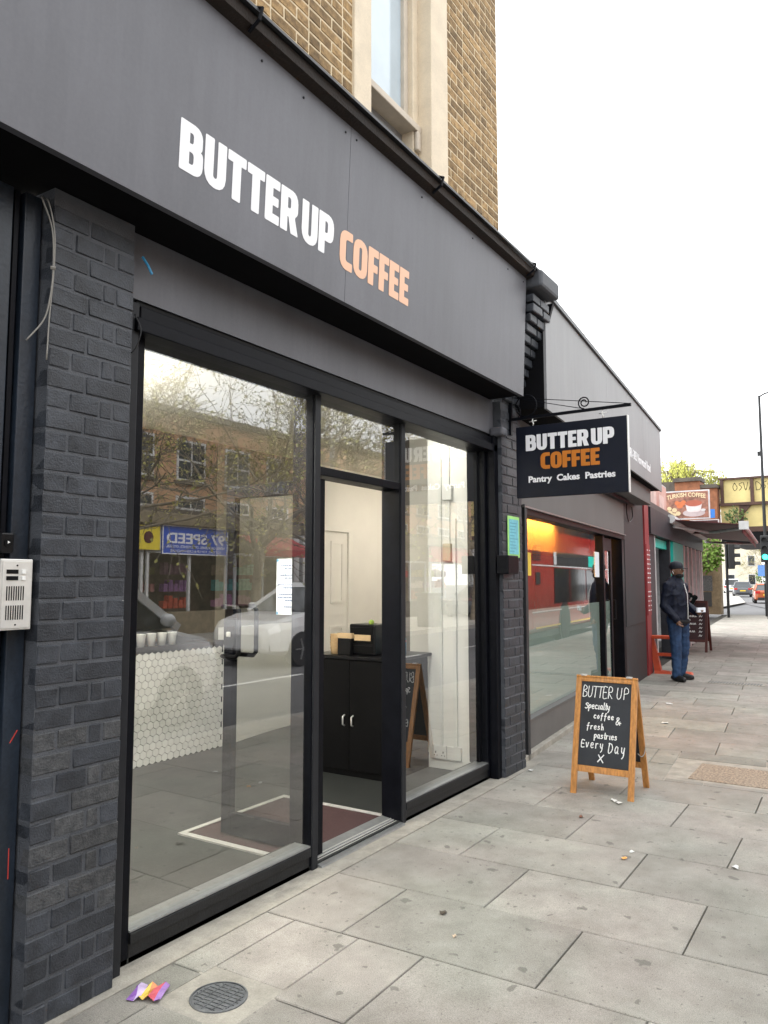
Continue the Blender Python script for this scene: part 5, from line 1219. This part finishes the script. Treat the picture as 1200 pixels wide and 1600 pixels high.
MB().tube([(36.5,1.33,9.5),(36.5,1.1,9.62),(36.5,.2,9.72)],.035,8).build('arm','tl_black',lp); MB().box(36.35,36.65,-.55,.45,9.66,9.78).build('lantern','tl_black',lp,bevel=.03); MB().box(36.46,36.54,1.38,1.5,6.9,7.1).build('camera','tl_black',lp)
# ================================================================== vehicles
M['tyre'] = mat('tyre',(.015,.015,.016),.8,.2); M['rim'] = mat('rim',(.42,.42,.43),.3,.1,metal=.7); M['lamp_clear'] = mat('lamp_clear',(.5,.52,.55),.12,.05,spec=.8); M['lamp_red'] = mat('lamp_red',(.45,.02,.02),.2,.05)
M['plate_y'] = mat('plate_y',(.7,.5,.05),.5); M['trim_black'] = mat('trim_black',(.02,.02,.022),.5,.15)
def paint(nm, c): M[nm] = mat(nm, c, .22, .03, 2, coat=.6); return nm
paint('car_white',(.70,.71,.72)); paint('car_grey',(.10,.105,.115)); paint('car_orange',(.36,.09,.03)); paint('bus_red',(.40,.022,.02))
def loftbody(sta):
    mb = MB(); n = 0; rings = []
    for x, zb, zt, w in sta:
        h = zt-zb; half = [(w*.86,zb),(w*.97,zb+h*.12),(w,zb+h*.4),(w*.99,zb+h*.72),(w*.93,zb+h*.93),(w*.80,zt)]
        rings.append([(x,y,z) for y,z in half]+[(x,-y,z) for y,z in half[::-1]])
    m = 12
    for r in rings: mb.v += r
    for i in range(len(rings)-1):
        for k in range(m): mb.f.append((i*m+k,i*m+(k+1)%m,(i+1)*m+(k+1)%m,(i+1)*m+k))
    mb.f.append(tuple(range(m-1,-1,-1))); mb.f.append(tuple((len(rings)-1)*m+k for k in range(m)))
    return mb
def make_car(name, col, lab, cat, x, y, rz, sta, cab, wheels, wr=.33, z=-.13, group=None, front=None, rear=None, van=False):
    t = E(name, (x,y,z), lab, cat, group, rz); F = Matrix.Translation((x,y,z)) @ Matrix.Rotation(rz,4,'Z')
    o = bpy.data.objects.new('tmp', loftbody(sta).mesh('tmp')); COL.objects.link(o); wmax = max(s[3] for s in sta); cut = []
    for wx in wheels:
        for sy in (-1,1):
            c = bpy.data.objects.new('cut', MB().lathe([(wr*1.17,-.16),(wr*1.17,.16)],n=24,axis='y',c=(wx,sy*(wmax-.08),wr)).mesh('cut')); COL.objects.link(c); cut.append(c)
            bm = o.modifiers.new('b','BOOLEAN'); bm.operation = 'DIFFERENCE'; bm.object = c; bm.solver = 'EXACT'
    me = evalmesh(o,'body')
    for c in cut+[o]: bpy.data.objects.remove(c)
    me.materials.clear(); bd = O('body', me, col, t, mtx=F)
    # cabin: glasshouse frustum + roof skin + pillars
    (bx0,bz0),(tx0,tz0),(tx1,tz1),(bx1,bz1),wb,wt = cab
    q = lambda x,zz,w: [(x,-w,zz),(x,w,zz)]
    g = MB().hexa([(bx0,-wb,bz0),(bx1,-wb,bz1),(bx1,wb,bz1),(bx0,wb,bz0)],[(tx0,-wt,tz0),(tx1,-wt,tz1),(tx1,wt,tz1),(tx0,wt,tz0)]); g.build('windows','glass_far',t,mtx=F)
    rf = MB().hexa([(tx0-.10,-wt-.03,tz0-.05),(tx1+.10,-wt-.03,tz1-.05),(tx1+.10,wt+.03,tz1-.05),(tx0-.10,wt+.03,tz0-.05)],[(tx0,-wt+.1,tz0+.05),(tx1-.1,-wt+.1,tz1+.05),(tx1-.1,wt-.1,tz1+.05),(tx0,wt-.1,tz0+.05)]); rf.build('roof',col,t,mtx=F,bevel=.03)
    for sy in (-1,1):
        pl = MB()
        for a, b in (((bx0,bz0),(tx0,tz0)),((bx1,bz1),(tx1,tz1))): pl.bar((a[0],sy*(wb+.005),a[1]),(b[0],sy*(wt+.005),b[1]),.07,.09)
        for f in (.36,.66): pl.bar((bx0+(bx1-bx0)*f,sy*(wb+.005),bz0+(bz1-bz0)*f),(tx0+(tx1-tx0)*(f*.9+.03),sy*(wt+.005),tz0),.03,.06)
        pl.build('pillar',col if van else col,t,mtx=F)
        MB().ell((bx1-.25,sy*(wb+.13),bz1+.10),(.07,.11,.075),10,6).build('mirror',col,t,mtx=F,smooth=True)
        for wx in wheels:
            w = MB().lathe([(wr*.62,-.10),(wr*.95,-.10),(wr,-.06),(wr,.06),(wr*.95,.10),(wr*.62,.10)],n=24,axis='y',c=(wx,sy*(wmax-.10),wr)).build('wheel','tyre',t,mtx=F)
            rm = MB().lathe([(wr*.62,-.05),(wr*.62,.05)],n=20,axis='y',c=(wx,sy*(wmax-.07),wr))
            rm.build('rim','trim_black',w,mtx=F)
            for k in range(5): a = 2*PI*k/5; MB().bar((wx,sy*(wmax-.012),wr),(wx+wr*.6*math.cos(a),sy*(wmax-.012),wr+wr*.6*math.sin(a)),.02,.075,up=(0,1,0)).build('spoke','rim',w,mtx=F)
        xf, zf, wf = front; MB().hexa([(xf-.42,sy*(wf+.075),zf-.03),(xf-.03,sy*(wf-.22),zf-.05),(xf-.10,sy*(wf-.25),zf-.05),(xf-.45,sy*(wf-.02),zf-.03)],[(xf-.52,sy*(wf+.06),zf+.11),(xf-.13,sy*(wf-.23),zf+.05),(xf-.2,sy*(wf-.25),zf+.05),(xf-.55,sy*(wf-.02),zf+.10)]).build('headlight','lamp_clear',t,mtx=F)
        xr, zr, wr2 = rear; MB().box(xr-.03,xr+.12,sy*wr2-.16,sy*wr2+.16,zr-.07,zr+.10).build('tail_light','lamp_red',t,mtx=F)
        MB().box(xf-.30,xf-.02,sy*(wf-.12)-.10,sy*(wf-.12)+.10,.34,.50).build('fog_light','trim_black',t,mtx=F)
    xf, zf, wf = front
    MB().box(xf-.12,xf+.015,-.5,.5,.28,.48).build('grille','trim_black',t,mtx=F); MB().box(xr-.04,xr-.015,-.26,.26,zr-.22,zr-.11).build('number_plate','plate_y',t,mtx=F)
    MB().box(xr-.03,xr+.1,-.62,.62,.26,.45).build('bumper','trim_black',t,mtx=F)
    return t
SUV = dict(sta=[(-2.16,.38,.80,.62),(-2.12,.28,.98,.80),(-1.7,.22,1.03,.90),(-.6,.20,1.02,.91),(.8,.20,1.03,.91),(1.45,.22,.98,.90),(1.9,.24,.88,.84),(2.1,.28,.76,.72),(2.17,.36,.62,.60)],
    cab=((-2.0,1.0),(-1.55,1.53),(.05,1.55),(.98,1.02),.82,.62), wheels=(-1.32,1.36), wr=.34, front=(2.12,.74,.74), rear=(-2.14,.82,.66))
HATCH = dict(sta=[(-1.98,.40,.82,.6),(-1.92,.28,.96,.78),(-1.5,.22,.98,.86),(.8,.20,.97,.86),(1.4,.22,.90,.85),(1.8,.26,.80,.78),(1.98,.34,.62,.60)],
    cab=((-1.9,.95),(-1.35,1.40),(.0,1.43),(.85,.96),.78,.58), wheels=(-1.22,1.25), wr=.31, front=(1.93,.68,.70), rear=(-1.96,.80,.62))
VAN = dict(sta=[(-2.3,.35,1.05,.80),(-2.25,.28,1.12,.90),(-1.6,.25,1.14,.94),(1.0,.22,1.14,.94),(1.5,.24,1.06,.92),(2.0,.26,.95,.86),(2.2,.32,.80,.74),(2.28,.4,.66,.62)],
    cab=((-2.24,1.10),(-2.1,1.85),(.35,1.86),(1.42,1.10),.87,.76), wheels=(-1.45,1.45), wr=.34, front=(2.2,.86,.78), rear=(-2.3,.9,.76))
make_car('white_suv','car_white','white compact SUV driving past in the far lane opposite the shop','car',13.1,-7.65,PI,**SUV)
make_car('small_van','car_white','white small van passing close along the near lane','van',4.75,-5.0,0,van=True,**VAN)
make_car('grey_suv','car_grey','dark grey SUV seen from behind beyond the bridge','car',88,9.2,R_(9),**SUV)
make_car('orange_hatchback','car_orange','rust orange hatchback seen from behind under the bridge','car',64,4.4,R_(9),**HATCH)
make_car('white_van','car_white','white van seen from behind at the bend beyond the bridge','van',108,13.1,R_(9),van=True,**VAN)
# cars glimpsed across the road
make_car('grey_hatchback','car_grey','grey hatchback parked at the far kerb down the street','car',31,-12.1,PI,**HATCH)
# red double decker
bs_ = E('double_decker_bus', nb(15.5,-4.6,-.13), 'red double decker bus standing at the kerb beside the snack bar', 'bus')
def bpt(nm,m,mb,parent=bs_,**k): return mb.build(nm,m,parent,mtx=NB @ Matrix.Translation((0,0,-.13)),**k)
bpt('body','bus_red',MB().box(10.1,21.2,-5.85,-3.32,.35,4.35),bevel=.12)
bpt('skirt','trim_black',MB().box(10.2,21.1,-5.8,-3.36,.22,.36))
for a, b in ((14.0,15.6),(15.7,17.6),(17.7,19.4)): w_ = bpt('window','glass_far',MB().box(a,b,-3.33,-3.308,1.05,1.98)); 
for k in range(5): bpt('upper_window','glass_far',MB().box(11.2+k*1.95,13.05+k*1.95,-3.33,-3.308,2.95,3.75))
bpt('advert_band','trim_black',MB().box(13.95,19.6,-3.33,-3.309,2.05,2.42)); bpt('rub_strip','kb_white',MB().box(12.0,21.0,-3.335,-3.312,2.01,2.045)); bpt('rub_strip','kb_white',MB().box(12.0,21.0,-3.335,-3.312,.86,.885))
bpt('yellow_strip','plate_y',MB().box(12.3,21.0,-3.335,-3.311,.46,.50))
vn = MB()
for k in range(7): vn.box(12.05,12.75,-3.33,-3.305,2.15+.06*k,2.18+.06*k)
bpt('vent','trim_black',vn); bpt('vent','trim_black',MB().box(12.3,12.7,-3.33,-3.308,1.55,1.85))
me = fit_text('alightmedia', 1.1, .13, .012, .002); O('lettering', me, 'letter_white', bs_, mtx=NB @ fr((16.9,-3.3,2.13-.13),(-1,0,0),(0,0,1))) if False else None
for a in ((13.96,14.25,'kb_white'),(18.0,19.6,'teal')): bpt('advert',a[2],MB().box(a[0],a[1],-3.33,-3.306,2.07,2.40))
for wx in (15.05,20.0):
    w_ = bpt('wheel','tyre',MB().lathe([(.3,-.14),(.48,-.14),(.5,-.1),(.5,.1),(.48,.14),(.3,.14)],n=28,axis='y',c=(wx,-3.43,.5)))
    MB().lathe([(.30,-.1),(.30,.06),(.12,.1)],n=24,axis='y',c=(wx,-3.40,.5)).build('rim','rim',w_,mtx=NB @ Matrix.Translation((0,0,-.13)))
    bpt('wheel_arch','trim_black',MB().lathe([(.60,-.02),(.60,.004)],n=28,axis='y',c=(wx,-3.32,.5)))
for z in (.95,1.35): bpt('marker_light','plate_y',MB().box(10.8,10.95,-3.33,-3.305,z,z+.1))
# ================================================================== opposite side of the street (seen in the glass)
OY = -14.0
struct('pavement_opposite', MB().box(-40,48,-14.2,-9.4,-.16,-.005), 'slab')
struct('kerb_opposite', MB().box(-40,48,-9.42,-9.27,-.17,.0), 'kerb')
M['red_brick'] = mat('red_brick', (.46,.28,.165), .85, .25, 3, .2, 50, fine=.2); M['shop_wood'] = mat('shop_wood',(.22,.18,.12),.7,.3,5)
M['shop_in'] = mat('shop_in',(.30,.24,.17),.8,.4,2.5); M['blue_board'] = mat('blue_board',(.035,.10,.5),.45,.08); M['yellow_board'] = mat('yellow_board',(.72,.58,.04),.5,.1)
M['red_awning'] = mat('red_awning',(.42,.05,.05),.6,.15)
def terrace(x0, x1, h, lab, seed, shops):
    t = E('terrace_building', ((x0+x1)/2,OY-3,0), lab, 'building', 'terrace across the street'); rr = random.Random(seed)
    F = Matrix()
    MB().box(x0,x1,OY-8,OY,3.3,h).build('upper_wall','red_brick',t); MB().box(x0-.02,x1+.02,OY-8,OY+.12,h,h+.18).build('parapet','dark_stone',t)
    MB().box(x0,x1,OY-8,OY-2.2,0,3.3).build('back_wall','shop_in',t); MB().box(x0,x1,OY-2.2,OY-.02,-.02,.03).build('shop_floor','int_floor',t); MB().box(x0,x1,OY-2.2,OY,3.2,3.298).build('shop_ceiling','ceiling',t)
    MB().box(x0,x1,OY-.05,OY+.28,3.05,3.38).build('cornice','shop_wood',t,bevel=.03); MB().box(x0,x1,OY-.05,OY+.18,3.38,3.48).build('cornice_top','dark_stone',t)
    n = int((x1-x0)/1.9)
    for k in range(n):
        c = x0+(k+.5)*(x1-x0)/n
        for z0, z1, hw in ((4.35,5.55,.55),(3.52,3.92,.55)):
            w = MB().box(c-hw,c+hw,OY-.04,OY+.03,z0,z1).build('window','kb_white',t)
            for a, b in ((-hw+.07,-.03),(.03,hw-.07)):
                if z1-z0 > 1: 
                    for za, zb in ((z0+.07,(z0+z1)/2-.03),((z0+z1)/2+.03,z1-.07)): MB().box(c+a,c+b,OY+.031,OY+.035,za,zb).build('pane','glass_far',w)
                else: MB().box(c+a,c+b,OY+.031,OY+.035,z0+.07,z1-.07).build('pane','glass_far',w)
            MB().box(c-hw-.08,c+hw+.08,OY,OY+.1,z0-.09,z0-.001).build('sill','dark_stone',w)
    for x in (x0,x1-.3): MB().box(x,x+.3,OY-.02,OY+.2,0,3.05).build('pilaster','kb_white',t,bevel=.02)
    for a, b, kind in shops:
        MB().box(a+.1,b-.1,OY-.02,OY+.06,0,.65).build('stall_riser','kb_black' if kind else 'shop_wood',t)
        nn = max(2,int((b-a)/1.3))
        for k in range(nn+1): xx = a+.1+(b-a-.2)*k/nn; MB().box(xx-.04,xx+.04,OY-.02,OY+.05,.65,2.35).build('shop_mullion','kb_white',t)
        MB().box(a+.1,b-.1,OY-.02,OY+.05,2.28,2.36).build('shop_head','kb_white',t)
        MB().box(a+.1,b-.1,OY-.03,OY+.10,2.36,3.05).build('shop_fascia',kind or 'kb_white',t)
        for k in range(nn):      # goods on display
            xx = a+.3+(b-a-.6)*k/nn
            for r in range(3):
                q = MB()
                for j_ in range(5): q.box(xx+j_*.2,xx+j_*.2+.15,OY-1.2,OY-1.0,.7+.5*r,.7+.5*r+rr.uniform(.2,.4))
                q.build('shelf_goods',mat('goods%d_%d_%d_%d'%(seed,int(a),k,r),(rr.uniform(.1,.7),rr.uniform(.1,.6),rr.uniform(.05,.5)),.6,.3,9),t)
    return t
terrace(7.0,20.4,6.25,'red brick terrace with white windows above a blue fronted convenience store',1,[(7.3,14.0,'shop_wood'),(14.0,17.2,None),(17.4,20.1,'shop_wood')])
terrace(20.6,34,6.45,'longer red brick terrace with red awnings along the opposite pavement',2,[(21,25,'red_awning'),(25.2,29.5,'shop_wood'),(29.7,33.7,'red_awning')])
terrace(-12,6.8,6.6,'red brick terrace at the other end of the opposite pavement',3,[(-8,-2,None),(-1.5,6.4,'shop_wood')])
# signs over there
sg = E('store_sign', (15.7,OY+.3,2.3), 'blue convenience store sign with white lettering across the street', 'sign')
SF = fr((17.0,OY+.16,2.25),(-1,0,0),(0,0,1))   # faces the road; reads right way from the street
MB().box(0,2.52,0,.80,-.04,0).build('board','blue_board',sg,mtx=SF)
for a in ((0,2.52,0,.03),(0,2.52,.77,.80),(0,.03,.03,.77),(2.49,2.52,.03,.77)): MB().box(*a,0,.012).build('border','letter_white',sg,mtx=SF)
put_text(fit_text('97 SPEED',2.25,.30,.022,.004),'letter_white',sg,SF @ Matrix.Translation((.12,.30,.003)))
put_text(fit_text('NEWS, GROCERIES, OFF LICENCE, OYSTER,',2.25,.085,.01,.003),'letter_white',sg,SF @ Matrix.Translation((.12,.17,.003)))
put_text(fit_text('LOTTERY, TOP UP & CASH MACHINE',1.95,.085,.01,.003),'letter_white',sg,SF @ Matrix.Translation((.28,.05,.003)))
ys = E('yellow_sign', (14.0,OY+.3,2.3), 'yellow shop sign with a dark round emblem across the street', 'sign')
MB().box(12.3,14.4,OY+.12,OY+.16,2.35,3.0).build('board','yellow_board',ys); MB().lathe([(.16,.16),(.16,.175)],n=20,axis='y',c=(14.0,OY,2.68)).build('emblem','maroon',ys)
ra = E('red_awning', (19,OY+.6,2.2), 'red shop awning beside the blue store sign across the street', 'awning')
MB().hexa([(17.5,OY+.1,2.9),(20.0,OY+.1,2.9),(20.0,OY+1.1,2.45),(17.5,OY+1.1,2.45)],[(17.5,OY+.1,2.93),(20.0,OY+.1,2.93),(20.0,OY+1.1,2.48),(17.5,OY+1.1,2.48)]).build('canvas','red_awning',ra); MB().box(17.5,20.0,OY+1.08,OY+1.1,2.25,2.45).build('valance','red_awning',ra)
ra = E('long_red_awning', (23,OY+.6,2.0), 'long faded red awning further along the opposite shops', 'awning')
MB().hexa([(20.8,OY+.1,2.3),(25.2,OY+.1,2.3),(25.2,OY+1.6,1.85),(20.8,OY+1.6,1.85)],[(20.8,OY+.1,2.33),(25.2,OY+.1,2.33),(25.2,OY+1.6,1.88),(20.8,OY+1.6,1.88)]).build('canvas','red_awning',ra); MB().box(20.8,25.2,OY+1.58,OY+1.6,1.65,1.85).build('valance','red_awning',ra)
# trees on the far pavement
plane_tree(15.2,-11.0,1.15,.3,TMA,'budding plane tree before the blue store sign across the street','trees across the street',0)
plane_tree(19.0,-10.8,1.1,1.4,TMB_,'budding plane tree before the red shop awning across the street','trees across the street',0)
plane_tree(7.9,-10.6,1.05,5.0,TMA,'budding plane tree at the far kerb before the yellow shop sign','trees across the street',0)
plane_tree(17.6,-10.0,1.0,3.3,TMA,'budding plane tree beside the grey post on the opposite kerb','trees across the street',0)
plane_tree(27.5,-10.8,1.1,4.0,TMA,'budding plane tree further along the opposite pavement by the long awning','trees across the street',0)
plane_tree(40,-10.8,1.2,5.2,TMB_,'budding plane tree at the far end of the opposite terrace','trees across the street',0)
ut = E('utility_pole', (17.2,-10.1,0), 'plain grey post on the opposite kerb', 'post'); MB().tube([(17.2,-10.1,0),(17.2,-10.1,5.5)],.07,10).build('post','kb_white',ut)
MB().box(17.1,17.3,-10.2,-10.0,2.2,2.6).build('plate','kb_white',ut)
lb = E('litter_bin', (22.4,-9.9,0), 'dark square litter bin on the opposite pavement', 'bin')
MB().box(22.1,22.7,-10.2,-9.6,0,1.0).build('body','panel_char',lb,bevel=.03); MB().box(22.05,22.75,-10.25,-9.55,1.0,1.12).build('lid','tl_black',lb,bevel=.03); MB().box(22.2,22.6,-9.6,-9.585,.7,.9).build('slot','black',lb)
